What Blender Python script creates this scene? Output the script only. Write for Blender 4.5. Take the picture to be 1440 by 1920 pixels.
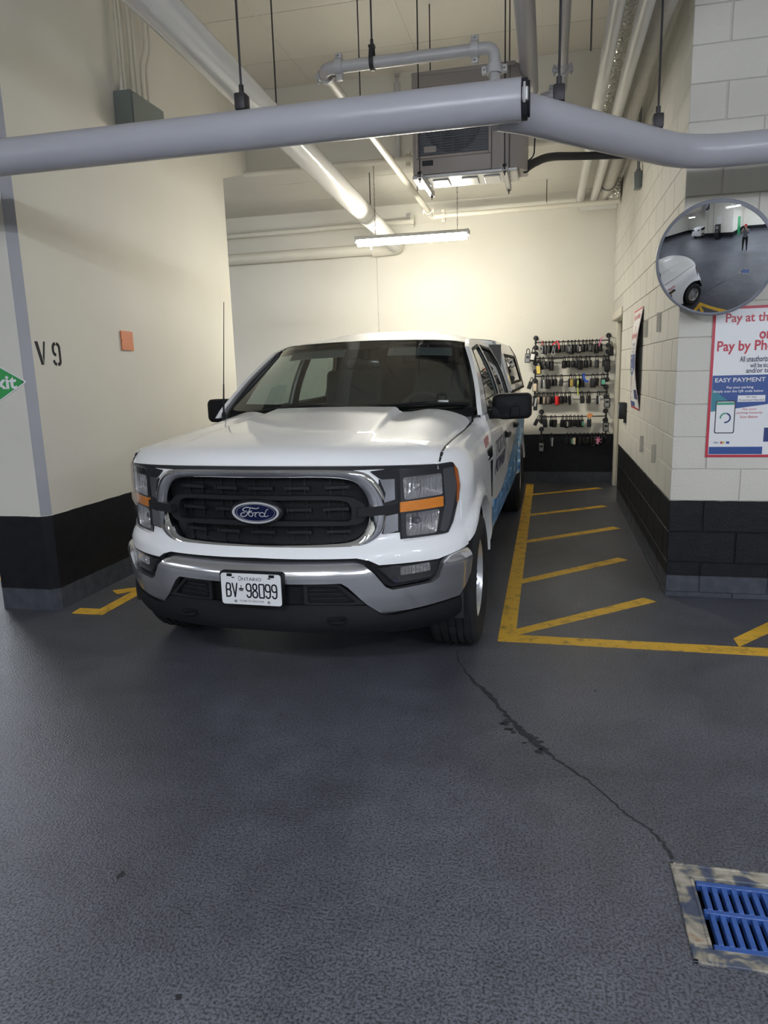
import bpy, bmesh, math, random
from mathutils import Vector, Matrix, geometry

for _o in list(bpy.data.objects):
    bpy.data.objects.remove(_o)
R = random.Random(7)
SC = bpy.context.scene
COL = SC.collection
PI = math.pi

# ------------------------------------------------------------------ camera
cam_d = bpy.data.cameras.new('camera')
cam = bpy.data.objects.new('camera', cam_d)
COL.objects.link(cam)
cam_d.sensor_fit = 'VERTICAL'
cam_d.sensor_height = 36.0
cam_d.lens = 1330.0 * 36.0 / 1920.0
cam_d.clip_start = 0.02
_p, _y, _r = math.radians(11.15), math.radians(13.1), math.radians(-1.645)
_f = Vector((-math.sin(_y) * math.cos(_p), math.cos(_y) * math.cos(_p), -math.sin(_p)))
_rt = Vector((math.cos(_y), math.sin(_y), 0))
_up = _rt.cross(_f)
_r2 = _rt * math.cos(_r) + _up * math.sin(_r)
_u2 = -_rt * math.sin(_r) + _up * math.cos(_r)
cam.matrix_world = Matrix(((_r2.x, _u2.x, -_f.x, 0), (_r2.y, _u2.y, -_f.y, 0), (_r2.z, _u2.z, -_f.z, 1.57), (0, 0, 0, 1)))
SC.camera = cam

# ------------------------------------------------------------------ world, exposure
w = bpy.data.worlds.new('world')
SC.world = w
w.use_nodes = True
w.node_tree.nodes['Background'].inputs[0].default_value = (0.75, 0.85, 1.0, 1)
w.node_tree.nodes['Background'].inputs[1].default_value = 0.02
SC.view_settings.view_transform = 'Standard'
SC.view_settings.look = 'None'
SC.view_settings.gamma = 1.0
SC.view_settings.use_curve_mapping = False
SC.view_settings.exposure = 0.0
SC.cycles.use_denoising = True
SC.cycles.max_bounces = 10
SC.cycles.diffuse_bounces = 4
SC.cycles.transparent_max_bounces = 16
SC.cycles.sample_clamp_indirect = 6.0

# strengths of the lamps (each is the emissive lens of a fixture built further down)
BAY_LAMP = 200.0
BAY_COLOUR = (1.0, 0.955, 0.83)
AISLE_LAMP = 190.0
AISLE_COLOUR = (0.83, 0.89, 1.0)

# ------------------------------------------------------------------ materials
def new_mat(name):
    m = bpy.data.materials.new(name)
    m.use_nodes = True
    return m, m.node_tree.nodes, m.node_tree.links, m.node_tree.nodes['Principled BSDF']

def mat(name, col, rough=0.5, metal=0.0, var=0.06, nscale=6.0, bump=0.0, bscale=60.0, coat=0.0, spec=0.5, emit=None, estr=0.0):
    m, N, L, b = new_mat(name)
    tc = N.new('ShaderNodeTexCoord')
    n = N.new('ShaderNodeTexNoise'); n.inputs['Scale'].default_value = nscale; n.inputs['Detail'].default_value = 4
    L.new(tc.outputs['Object'], n.inputs['Vector'])
    mx = N.new('ShaderNodeMix'); mx.data_type = 'RGBA'
    L.new(n.outputs['Fac'], mx.inputs[0])
    mx.inputs[6].default_value = tuple(c * (1 - var) for c in col[:3]) + (1,)
    mx.inputs[7].default_value = tuple(min(1, c * (1 + var)) for c in col[:3]) + (1,)
    L.new(mx.outputs[2], b.inputs['Base Color'])
    b.inputs['Roughness'].default_value = rough
    b.inputs['Metallic'].default_value = metal
    b.inputs['Specular IOR Level'].default_value = spec
    if coat:
        b.inputs['Coat Weight'].default_value = coat
        b.inputs['Coat Roughness'].default_value = 0.03
    if bump:
        n2 = N.new('ShaderNodeTexNoise'); n2.inputs['Scale'].default_value = bscale; n2.inputs['Detail'].default_value = 3
        L.new(tc.outputs['Object'], n2.inputs['Vector'])
        bp = N.new('ShaderNodeBump'); bp.inputs['Strength'].default_value = bump; bp.inputs['Distance'].default_value = 0.01
        L.new(n2.outputs['Fac'], bp.inputs['Height'])
        L.new(bp.outputs['Normal'], b.inputs['Normal'])
    if emit:
        b.inputs['Emission Color'].default_value = tuple(emit[:3]) + (1,)
        b.inputs['Emission Strength'].default_value = estr
    return m

def glass_mat(name, tint, refl=1.0):
    m, N, L, b = new_mat(name)
    N.remove(b)
    out = N['Material Output']
    t = N.new('ShaderNodeBsdfTransparent'); t.inputs[0].default_value = tuple(tint) + (1,)
    g = N.new('ShaderNodeBsdfGlossy'); g.inputs['Roughness'].default_value = 0.015
    g.inputs[0].default_value = (refl, refl, refl, 1)
    lw = N.new('ShaderNodeLayerWeight'); lw.inputs[0].default_value = 0.5
    pw = N.new('ShaderNodeMath'); pw.operation = 'POWER'; pw.inputs[1].default_value = 5.0; L.new(lw.outputs['Facing'], pw.inputs[0])
    fr = N.new('ShaderNodeMath'); fr.operation = 'MULTIPLY_ADD'; fr.inputs[1].default_value = 0.93; fr.inputs[2].default_value = 0.09; L.new(pw.outputs[0], fr.inputs[0])
    mx = N.new('ShaderNodeMixShader')
    L.new(fr.outputs[0], mx.inputs[0]); L.new(t.outputs[0], mx.inputs[1]); L.new(g.outputs[0], mx.inputs[2])
    L.new(mx.outputs[0], out.inputs['Surface'])
    return m

def wall_mat(name, cream, mark=0.5, bump=0.15, bscale=40.0, streak=True):
    """painted wall: cream above, black band to 0.67 m, slate kerb paint to 0.15 m"""
    m, N, L, b = new_mat(name)
    geo = N.new('ShaderNodeNewGeometry')
    sep = N.new('ShaderNodeSeparateXYZ'); L.new(geo.outputs['Position'], sep.inputs[0])
    wob = N.new('ShaderNodeTexNoise'); wob.inputs['Scale'].default_value = 9.0; L.new(geo.outputs['Position'], wob.inputs['Vector'])
    wm = N.new('ShaderNodeMath'); wm.operation = 'MULTIPLY_ADD'; wm.inputs[1].default_value = 0.010
    L.new(wob.outputs['Fac'], wm.inputs[0]); L.new(sep.outputs['Z'], wm.inputs[2])
    def above(z):
        g = N.new('ShaderNodeMath'); g.operation = 'GREATER_THAN'; g.inputs[1].default_value = z
        L.new(wm.outputs[0], g.inputs[0]); return g.outputs[0]
    # cream paint with faint blotches, scuffs and specks
    n1 = N.new('ShaderNodeTexNoise'); n1.inputs['Scale'].default_value = 1.6; n1.inputs['Detail'].default_value = 5
    L.new(geo.outputs['Position'], n1.inputs['Vector'])
    c1 = N.new('ShaderNodeMix'); c1.data_type = 'RGBA'
    c1.inputs[6].default_value = tuple(c * 0.93 for c in cream) + (1,); c1.inputs[7].default_value = tuple(min(1, c * 1.05) for c in cream) + (1,)
    L.new(n1.outputs['Fac'], c1.inputs[0])
    mp = N.new('ShaderNodeMapping'); mp.inputs['Scale'].default_value = (15, 15, 9.0)
    L.new(geo.outputs['Position'], mp.inputs['Vector'])
    n2 = N.new('ShaderNodeTexNoise'); n2.inputs['Scale'].default_value = 2.3; n2.inputs['Detail'].default_value = 3; n2.inputs['Distortion'].default_value = 1.2
    L.new(mp.outputs[0], n2.inputs['Vector'])
    rp = N.new('ShaderNodeValToRGB'); rp.color_ramp.elements[0].position = 0.72; rp.color_ramp.elements[1].position = 0.79
    L.new(n2.outputs['Fac'], rp.inputs[0])
    mm = N.new('ShaderNodeMath'); mm.operation = 'MULTIPLY'; mm.inputs[1].default_value = mark
    L.new(rp.outputs[0], mm.inputs[0])
    c2 = N.new('ShaderNodeMix'); c2.data_type = 'RGBA'; c2.inputs[7].default_value = tuple(c * 0.55 for c in cream) + (1,)
    L.new(mm.outputs[0], c2.inputs[0]); L.new(c1.outputs[2], c2.inputs[6])
    # black and slate paint, worn a little
    n3 = N.new('ShaderNodeTexNoise'); n3.inputs['Scale'].default_value = 14; n3.inputs['Detail'].default_value = 6
    L.new(geo.outputs['Position'], n3.inputs['Vector'])
    bl = N.new('ShaderNodeValToRGB')
    e = bl.color_ramp.elements; e[0].position = 0.3; e[0].color = (0.005, 0.0055, 0.007, 1); e[1].position = 0.74; e[1].color = (0.010, 0.011, 0.014, 1)
    x = e.new(0.80); x.color = (0.06, 0.065, 0.08, 1)
    L.new(n3.outputs['Fac'], bl.inputs[0])
    sl = N.new('ShaderNodeValToRGB')
    e = sl.color_ramp.elements; e[0].position = 0.3; e[0].color = (0.045, 0.050, 0.062, 1); e[1].position = 0.7; e[1].color = (0.075, 0.08, 0.095, 1)
    L.new(n3.outputs['Fac'], sl.inputs[0])
    k1 = N.new('ShaderNodeMix'); k1.data_type = 'RGBA'; L.new(above(0.158), k1.inputs[0]); L.new(sl.outputs[0], k1.inputs[6]); L.new(bl.outputs[0], k1.inputs[7])
    a67 = above(0.675)
    k2 = N.new('ShaderNodeMix'); k2.data_type = 'RGBA'; L.new(a67, k2.inputs[0]); L.new(k1.outputs[2], k2.inputs[6]); L.new(c2.outputs[2], k2.inputs[7])
    L.new(k2.outputs[2], b.inputs['Base Color'])
    rr = N.new('ShaderNodeMapRange'); rr.inputs[3].default_value = 0.5; rr.inputs[4].default_value = 0.62; L.new(a67, rr.inputs[0]); L.new(rr.outputs[0], b.inputs['Roughness'])
    b.inputs['Specular IOR Level'].default_value = 0.25
    n4 = N.new('ShaderNodeTexNoise'); n4.inputs['Scale'].default_value = bscale; n4.inputs['Detail'].default_value = 5
    L.new(geo.outputs['Position'], n4.inputs['Vector'])
    bp = N.new('ShaderNodeBump'); bp.inputs['Strength'].default_value = bump; bp.inputs['Distance'].default_value = 0.01
    L.new(n4.outputs['Fac'], bp.inputs['Height']); L.new(bp.outputs['Normal'], b.inputs['Normal'])
    return m

def floor_mat():
    m, N, L, b = new_mat('floor_coating')
    geo = N.new('ShaderNodeNewGeometry')
    def noise(scale, detail=4, dist=0.0):
        n = N.new('ShaderNodeTexNoise'); n.inputs['Scale'].default_value = scale; n.inputs['Detail'].default_value = detail; n.inputs['Distortion'].default_value = dist
        L.new(geo.outputs['Position'], n.inputs['Vector']); return n.outputs['Fac']
    big = noise(0.9, 5, 0.6); grain = noise(120, 2); mid = noise(7, 5)
    r1 = N.new('ShaderNodeValToRGB')
    e = r1.color_ramp.elements; e[0].position = 0.3; e[0].color = (0.060, 0.062, 0.072, 1); e[1].position = 0.72; e[1].color = (0.112, 0.116, 0.134, 1)
    L.new(big, r1.inputs[0])
    r2 = N.new('ShaderNodeValToRGB')
    e = r2.color_ramp.elements; e[0].position = 0.36; e[0].color = (0.42, 0.42, 0.42, 1); e[1].position = 0.58; e[1].color = (1.34, 1.34, 1.36, 1)
    L.new(grain, r2.inputs[0])
    mu = N.new('ShaderNodeMix'); mu.data_type = 'RGBA'; mu.blend_type = 'MULTIPLY'; mu.inputs[0].default_value = 1.0
    L.new(r1.outputs[0], mu.inputs[6]); L.new(r2.outputs[0], mu.inputs[7])
    r3 = N.new('ShaderNodeValToRGB')
    e = r3.color_ramp.elements; e[0].position = 0.3; e[0].color = (0.86, 0.86, 0.86, 1); e[1].position = 0.7; e[1].color = (1.1, 1.1, 1.1, 1)
    L.new(mid, r3.inputs[0])
    m2 = N.new('ShaderNodeMix'); m2.data_type = 'RGBA'; m2.blend_type = 'MULTIPLY'; m2.inputs[0].default_value = 1.0
    L.new(mu.outputs[2], m2.inputs[6]); L.new(r3.outputs[0], m2.inputs[7])
    # bright grit specks
    vo = N.new('ShaderNodeTexVoronoi'); vo.inputs['Scale'].default_value = 7.0; L.new(geo.outputs['Position'], vo.inputs['Vector'])
    sp = N.new('ShaderNodeMath'); sp.operation = 'LESS_THAN'; sp.inputs[1].default_value = 0.014; L.new(vo.outputs['Distance'], sp.inputs[0])
    m3 = N.new('ShaderNodeMix'); m3.data_type = 'RGBA'; m3.inputs[7].default_value = (0.35, 0.36, 0.38, 1)
    L.new(sp.outputs[0], m3.inputs[0]); L.new(m2.outputs[2], m3.inputs[6])
    L.new(m3.outputs[2], b.inputs['Base Color'])
    rr = N.new('ShaderNodeMapRange'); rr.inputs[3].default_value = 0.26; rr.inputs[4].default_value = 0.42
    L.new(mid, rr.inputs[0]); L.new(rr.outputs[0], b.inputs['Roughness'])
    b.inputs['Specular IOR Level'].default_value = 0.45
    bp = N.new('ShaderNodeBump'); bp.inputs['Strength'].default_value = 0.5; bp.inputs['Distance'].default_value = 0.008
    L.new(grain, bp.inputs['Height'])
    bp2 = N.new('ShaderNodeBump'); bp2.inputs['Strength'].default_value = 0.12; bp2.inputs['Distance'].default_value = 0.03
    L.new(mid, bp2.inputs['Height']); L.new(bp.outputs['Normal'], bp2.inputs['Normal'])
    L.new(bp2.outputs['Normal'], b.inputs['Normal'])
    return m

def line_mat():
    m, N, L, b = new_mat('yellow_line_paint')
    geo = N.new('ShaderNodeNewGeometry')
    n = N.new('ShaderNodeTexNoise'); n.inputs['Scale'].default_value = 11; n.inputs['Detail'].default_value = 9; n.inputs['Roughness'].default_value = 0.72
    L.new(geo.outputs['Position'], n.inputs['Vector'])
    r = N.new('ShaderNodeValToRGB')
    e = r.color_ramp.elements; e[0].position = 0.30; e[0].color = (0.16, 0.105, 0.03, 1); e[1].position = 0.50; e[1].color = (0.66, 0.385, 0.03, 1)
    L.new(n.outputs['Fac'], r.inputs[0]); L.new(r.outputs[0], b.inputs['Base Color'])
    b.inputs['Roughness'].default_value = 0.55
    n2 = N.new('ShaderNodeTexNoise'); n2.inputs['Scale'].default_value = 130; L.new(geo.outputs['Position'], n2.inputs['Vector'])
    bp = N.new('ShaderNodeBump'); bp.inputs['Strength'].default_value = 0.35; bp.inputs['Distance'].default_value = 0.008
    L.new(n2.outputs['Fac'], bp.inputs['Height']); L.new(bp.outputs['Normal'], b.inputs['Normal'])
    return m

def worn_metal():
    m, N, L, b = new_mat('drain_frame_steel')
    geo = N.new('ShaderNodeNewGeometry')
    n = N.new('ShaderNodeTexNoise'); n.inputs['Scale'].default_value = 17; n.inputs['Detail'].default_value = 4; n.inputs['Distortion'].default_value = 0.6
    L.new(geo.outputs['Position'], n.inputs['Vector'])
    r = N.new('ShaderNodeValToRGB')
    e = r.color_ramp.elements; e[0].position = 0.33; e[0].color = (0.030, 0.042, 0.085, 1); e[1].position = 0.62; e[1].color = (0.34, 0.31, 0.25, 1)
    x = e.new(0.46); x.color = (0.075, 0.085, 0.11, 1); x = e.new(0.52); x.color = (0.20, 0.18, 0.14, 1); x = e.new(0.78); x.color = (0.22, 0.13, 0.06, 1)
    L.new(n.outputs['Fac'], r.inputs[0]); L.new(r.outputs[0], b.inputs['Base Color'])
    b.inputs['Roughness'].default_value = 0.6
    bp = N.new('ShaderNodeBump'); bp.inputs['Strength'].default_value = 0.5; bp.inputs['Distance'].default_value = 0.01
    L.new(n.outputs['Fac'], bp.inputs['Height']); L.new(bp.outputs['Normal'], b.inputs['Normal'])
    return m

def tail_gfx_mat():
    """blue vinyl graphic with pale streaks along the lower body side"""
    m, N, L, b = new_mat('blue_vinyl_graphic')
    tc = N.new('ShaderNodeTexCoord')
    mp = N.new('ShaderNodeMapping'); mp.inputs['Scale'].default_value = (1, 1.1, 4.0); L.new(tc.outputs['Object'], mp.inputs['Vector'])
    n = N.new('ShaderNodeTexNoise'); n.inputs['Scale'].default_value = 2.2; n.inputs['Detail'].default_value = 5; n.inputs['Distortion'].default_value = 2.5
    L.new(mp.outputs[0], n.inputs['Vector'])
    r = N.new('ShaderNodeValToRGB')
    e = r.color_ramp.elements; e[0].position = 0.35; e[0].color = (0.02, 0.085, 0.24, 1); e[1].position = 0.68; e[1].color = (0.52, 0.72, 0.86, 1)
    x = e.new(0.52); x.color = (0.05, 0.24, 0.52, 1)
    L.new(n.outputs['Fac'], r.inputs[0]); L.new(r.outputs[0], b.inputs['Base Color'])
    b.inputs['Roughness'].default_value = 0.3
    return m

def foil_mat(name, col, bump, rough, scale=22.0):
    m, N, L, b = new_mat(name)
    tc = N.new('ShaderNodeTexCoord')
    n = N.new('ShaderNodeTexVoronoi'); n.inputs['Scale'].default_value = scale; L.new(tc.outputs['Object'], n.inputs['Vector'])
    b.inputs['Base Color'].default_value = tuple(col) + (1,); b.inputs['Metallic'].default_value = 0.85; b.inputs['Roughness'].default_value = rough
    bp = N.new('ShaderNodeBump'); bp.inputs['Strength'].default_value = bump; bp.inputs['Distance'].default_value = 0.02
    L.new(n.outputs['Distance'], bp.inputs['Height']); L.new(bp.outputs['Normal'], b.inputs['Normal'])
    return m

def reflector_mat():
    m, N, L, b = new_mat('lamp_reflector')
    tc = N.new('ShaderNodeTexCoord')
    n = N.new('ShaderNodeTexWave'); n.inputs['Scale'].default_value = 20; n.inputs['Distortion'].default_value = 3.0; n.inputs['Detail'].default_value = 2
    L.new(tc.outputs['Object'], n.inputs['Vector'])
    b.inputs['Base Color'].default_value = (0.92, 0.92, 0.93, 1); b.inputs['Metallic'].default_value = 0.85; b.inputs['Roughness'].default_value = 0.2
    bp = N.new('ShaderNodeBump'); bp.inputs['Strength'].default_value = 0.8; bp.inputs['Distance'].default_value = 0.02
    L.new(n.outputs['Fac'], bp.inputs['Height']); L.new(bp.outputs['Normal'], b.inputs['Normal'])
    return m

CREAM = (0.66, 0.635, 0.56)
M = {}
M['wall'] = wall_mat('wall_paint', CREAM, 0.45, 0.12, 25)
M['block'] = wall_mat('block_paint', (0.59, 0.57, 0.51), 0.25, 0.28, 70)
M['joint'] = wall_mat('block_joint_paint', (0.53, 0.51, 0.455), 0.2, 0.3, 60)
M['ceil'] = wall_mat('ceiling_paint', (0.59, 0.565, 0.50), 0.35, 0.15, 18)
M['floor'] = floor_mat()
M['line'] = line_mat()
M['drainframe'] = worn_metal()
M['gfx'] = tail_gfx_mat()
M['foil'] = foil_mat('foil_wrap', (0.80, 0.79, 0.74), 1.0, 0.22, 40)
M['canvas'] = mat('canvas_duct_wrap', (0.56, 0.54, 0.49), 0.6, 0, 0.1, 9, 0.7, 20)
M['reflector'] = reflector_mat()
M['crack'] = mat('floor_crack', (0.022, 0.023, 0.027), 0.7, 0, 0.4, 40, 0.6, 70)
M['stain'] = mat('dark_stain', (0.014, 0.014, 0.016), 0.6, 0, 0.3, 40)
M['black'] = mat('black_paint', (0.012, 0.012, 0.014), 0.42)
M['stencil'] = mat('stencil_black', (0.012, 0.012, 0.014), 0.8, 0, 0.3, 30)
M['greypipe'] = mat('grey_pipe_paint', (0.40, 0.40, 0.43), 0.32, 0, 0.05, 3)
M['pvc'] = mat('white_pvc', (0.66, 0.65, 0.62), 0.14, 0, 0.03, 3)
M['creampipe'] = mat('cream_painted_pipe', (0.64, 0.61, 0.52), 0.4, 0, 0.05, 6)
M['greysteel'] = mat('sprinkler_grey', (0.42, 0.41, 0.40), 0.45, 0.1, 0.1, 9)
M['rod'] = mat('threaded_rod', (0.045, 0.042, 0.045), 0.5, 0.6, 0.2, 50)
M['zinc'] = mat('zinc_steel', (0.50, 0.50, 0.50), 0.35, 0.8, 0.15, 20)
M['dimsteel'] = mat('dim_steel', (0.20, 0.20, 0.20), 0.4, 0.7, 0.15, 20)
M['acbody'] = mat('condenser_taupe', (0.27, 0.235, 0.215), 0.5, 0, 0.04, 5)
M['acgrille'] = mat('condenser_grille', (0.10, 0.105, 0.115), 0.5)
M['fan'] = mat('fan_dark', (0.03, 0.032, 0.04), 0.5)
M['elec'] = mat('panel_grey_green', (0.155, 0.175, 0.165), 0.5, 0, 0.08, 8)
M['orange'] = mat('orange_plate', (0.62, 0.19, 0.075), 0.55, 0, 0.08, 8)
M['insul'] = mat('black_insulation', (0.010, 0.011, 0.015), 0.7)
M['lampbody'] = mat('lamp_housing', (0.55, 0.54, 0.50), 0.4)
M['baylens'] = mat('bay_lamp_lens', (0.9, 0.9, 0.85), 0.3, emit=BAY_COLOUR, estr=BAY_LAMP)
M['aislelens'] = mat('aisle_lamp_lens', (0.9, 0.9, 0.9), 0.3, emit=AISLE_COLOUR, estr=AISLE_LAMP)
M['doorframe'] = mat('door_frame_paint', (0.56, 0.53, 0.44), 0.45, 0, 0.04, 4)
M['signwhite'] = mat('sign_white', (0.74, 0.74, 0.75), 0.4, 0, 0.01)
M['signred'] = mat('sign_red', (0.46, 0.016, 0.04), 0.4, 0, 0.02)
M['signblue'] = mat('sign_blue', (0.022, 0.070, 0.26), 0.4, 0, 0.02)
M['signteal'] = mat('sign_teal', (0.03, 0.20, 0.26), 0.4, 0, 0.02)
M['signnavy'] = mat('sign_navy', (0.015, 0.035, 0.15), 0.4)
M['signgreen'] = mat('sign_green', (0.05, 0.30, 0.20), 0.4)
M['inkblack'] = mat('ink_black', (0.012, 0.013, 0.018), 0.5)
M['inkblue'] = mat('ink_navy', (0.018, 0.024, 0.08), 0.5)
M['exitgreen'] = mat('exit_green', (0.010, 0.30, 0.055), 0.4, 0, 0.03)
M['signback'] = mat('sign_dark_back', (0.10, 0.055, 0.04), 0.6)
M['drainblue'] = mat('grate_blue_paint', (0.030, 0.085, 0.29), 0.38, 0, 0.35, 25, 0.4, 40)
M['pit'] = mat('drain_pit', (0.006, 0.006, 0.007), 0.8)
M['mirrorglass'] = mat('convex_mirror_face', (0.86, 0.88, 0.90), 0.012, 1.0, 0.0)
M['mirrorrim'] = mat('mirror_rim_grey', (0.22, 0.23, 0.27), 0.45)
# truck
M['white'] = mat('truck_white_paint', (0.82, 0.82, 0.82), 0.5, 0, 0.008, 2, coat=0.8)
M['chrome'] = mat('chrome', (0.80, 0.80, 0.82), 0.06, 1.0, 0.02, 4)
M['chromedull'] = mat('bumper_chrome', (0.70, 0.70, 0.72), 0.20, 0.92, 0.06, 5, 0.02, 30)
M['plastic'] = mat('black_plastic', (0.009, 0.009, 0.0105), 0.6, 0, 0.1, 20, 0.1, 160, spec=0.2)
M['gloss'] = mat('gloss_black', (0.010, 0.010, 0.012), 0.12)
M['grilleblack'] = mat('grille_black', (0.004, 0.004, 0.005), 0.6, spec=0.25)
M['grilledark'] = mat('grille_grey', (0.012, 0.012, 0.014), 0.4, spec=0.35)
M['amber'] = mat('amber_lens', (0.80, 0.26, 0.015), 0.12, 0, 0.15, 30, 0.5, 45, coat=1.0)
M['amberdark'] = mat('amber_marker', (0.42, 0.11, 0.02), 0.12, 0, 0.1, 30, 0.3, 60, coat=1.0)
M['lampdark'] = mat('headlamp_housing', (0.022, 0.023, 0.026), 0.18)
M['lampgrey'] = mat('headlamp_grey_bezel', (0.075, 0.078, 0.085), 0.22)
M['clear'] = glass_mat('clear_lamp_lens', (0.96, 0.96, 0.96))
M['windshield'] = glass_mat('windshield_glass', (0.56, 0.62, 0.60))
M['sideglass'] = glass_mat('side_glass', (0.52, 0.60, 0.57))
M['privacy'] = glass_mat('privacy_glass', (0.10, 0.11, 0.11))
M['frit'] = mat('windshield_frit', (0.008, 0.008, 0.009), 0.1)
M['rubber'] = mat('tyre_rubber', (0.011, 0.011, 0.012), 0.75, 0, 0.15, 30, 0.15, 90)
M['alloy'] = mat('alloy_silver', (0.58, 0.58, 0.59), 0.28, 0.7, 0.03, 10)
M['arch'] = mat('arch_liner', (0.012, 0.012, 0.013), 0.8)
M['interior'] = mat('cab_interior_grey', (0.10, 0.10, 0.098), 0.75)
M['seat'] = mat('seat_fabric', (0.085, 0.086, 0.088), 0.85, 0, 0.2, 60)
M['headliner'] = mat('headliner', (0.20, 0.20, 0.19), 0.9)
M['badgeblue'] = mat('badge_blue', (0.005, 0.008, 0.040), 0.3, spec=0.3)
M['badgesilver'] = mat('badge_silver', (0.62, 0.62, 0.63), 0.28, 0.35, 0.02, 10)
M['platewhite'] = mat('plate_white', (0.70, 0.70, 0.70), 0.35, 0, 0.03, 60)
M['plateink'] = mat('plate_ink', (0.008, 0.008, 0.012), 0.4)
M['logoblue'] = mat('door_logo_navy', (0.012, 0.016, 0.06), 0.35)
M['logored'] = mat('fender_logo_red', (0.45, 0.015, 0.03), 0.35)
# lock boxes
M['lockblack'] = mat('lock_box_black', (0.007, 0.007, 0.009), 0.45, 0, 0.1, 30)
M['lockgrey'] = mat('lock_box_grey', (0.24, 0.25, 0.25), 0.4, 0.2, 0.1, 30)
M['locksilver'] = mat('lock_box_silver', (0.52, 0.53, 0.54), 0.35, 0.4, 0.1, 30)
M['lockred'] = mat('lock_box_red', (0.66, 0.02, 0.025), 0.4)
M['lockyellow'] = mat('lock_box_yellow', (0.62, 0.47, 0.10), 0.4)
M['lockbeige'] = mat('lock_box_beige', (0.62, 0.50, 0.38), 0.5)
M['lockwhite'] = mat('lock_label_white', (0.72, 0.71, 0.68), 0.5)
M['lockteal'] = mat('lock_label_teal', (0.16, 0.50, 0.38), 0.5)
M['tagred'] = mat('tag_red', (0.66, 0.03, 0.05), 0.5)
M['tagpink'] = mat('tag_pink', (0.75, 0.22, 0.40), 0.5)
M['taglime'] = mat('tag_lime', (0.55, 0.62, 0.12), 0.5)
M['tagblue'] = mat('tag_blue', (0.02, 0.08, 0.48), 0.5)
M['tagorange'] = mat('tag_orange', (0.75, 0.30, 0.10), 0.5)
# person and far side
M['skin'] = mat('skin', (0.48, 0.27, 0.19), 0.5)
M['shirt'] = mat('grey_shirt', (0.16, 0.18, 0.21), 0.8)
M['trouser'] = mat('black_trousers', (0.012, 0.012, 0.014), 0.8)
M['shoe'] = mat('shoe_dark', (0.03, 0.03, 0.035), 0.6)
M['redcap'] = mat('red_cap', (0.50, 0.03, 0.03), 0.7)
M['hair'] = mat('dark_hair', (0.02, 0.014, 0.01), 0.6)
M['phone'] = mat('phone_black', (0.01, 0.01, 0.012), 0.2)
M['greendoor'] = mat('green_door', (0.02, 0.30, 0.11), 0.4)

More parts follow.
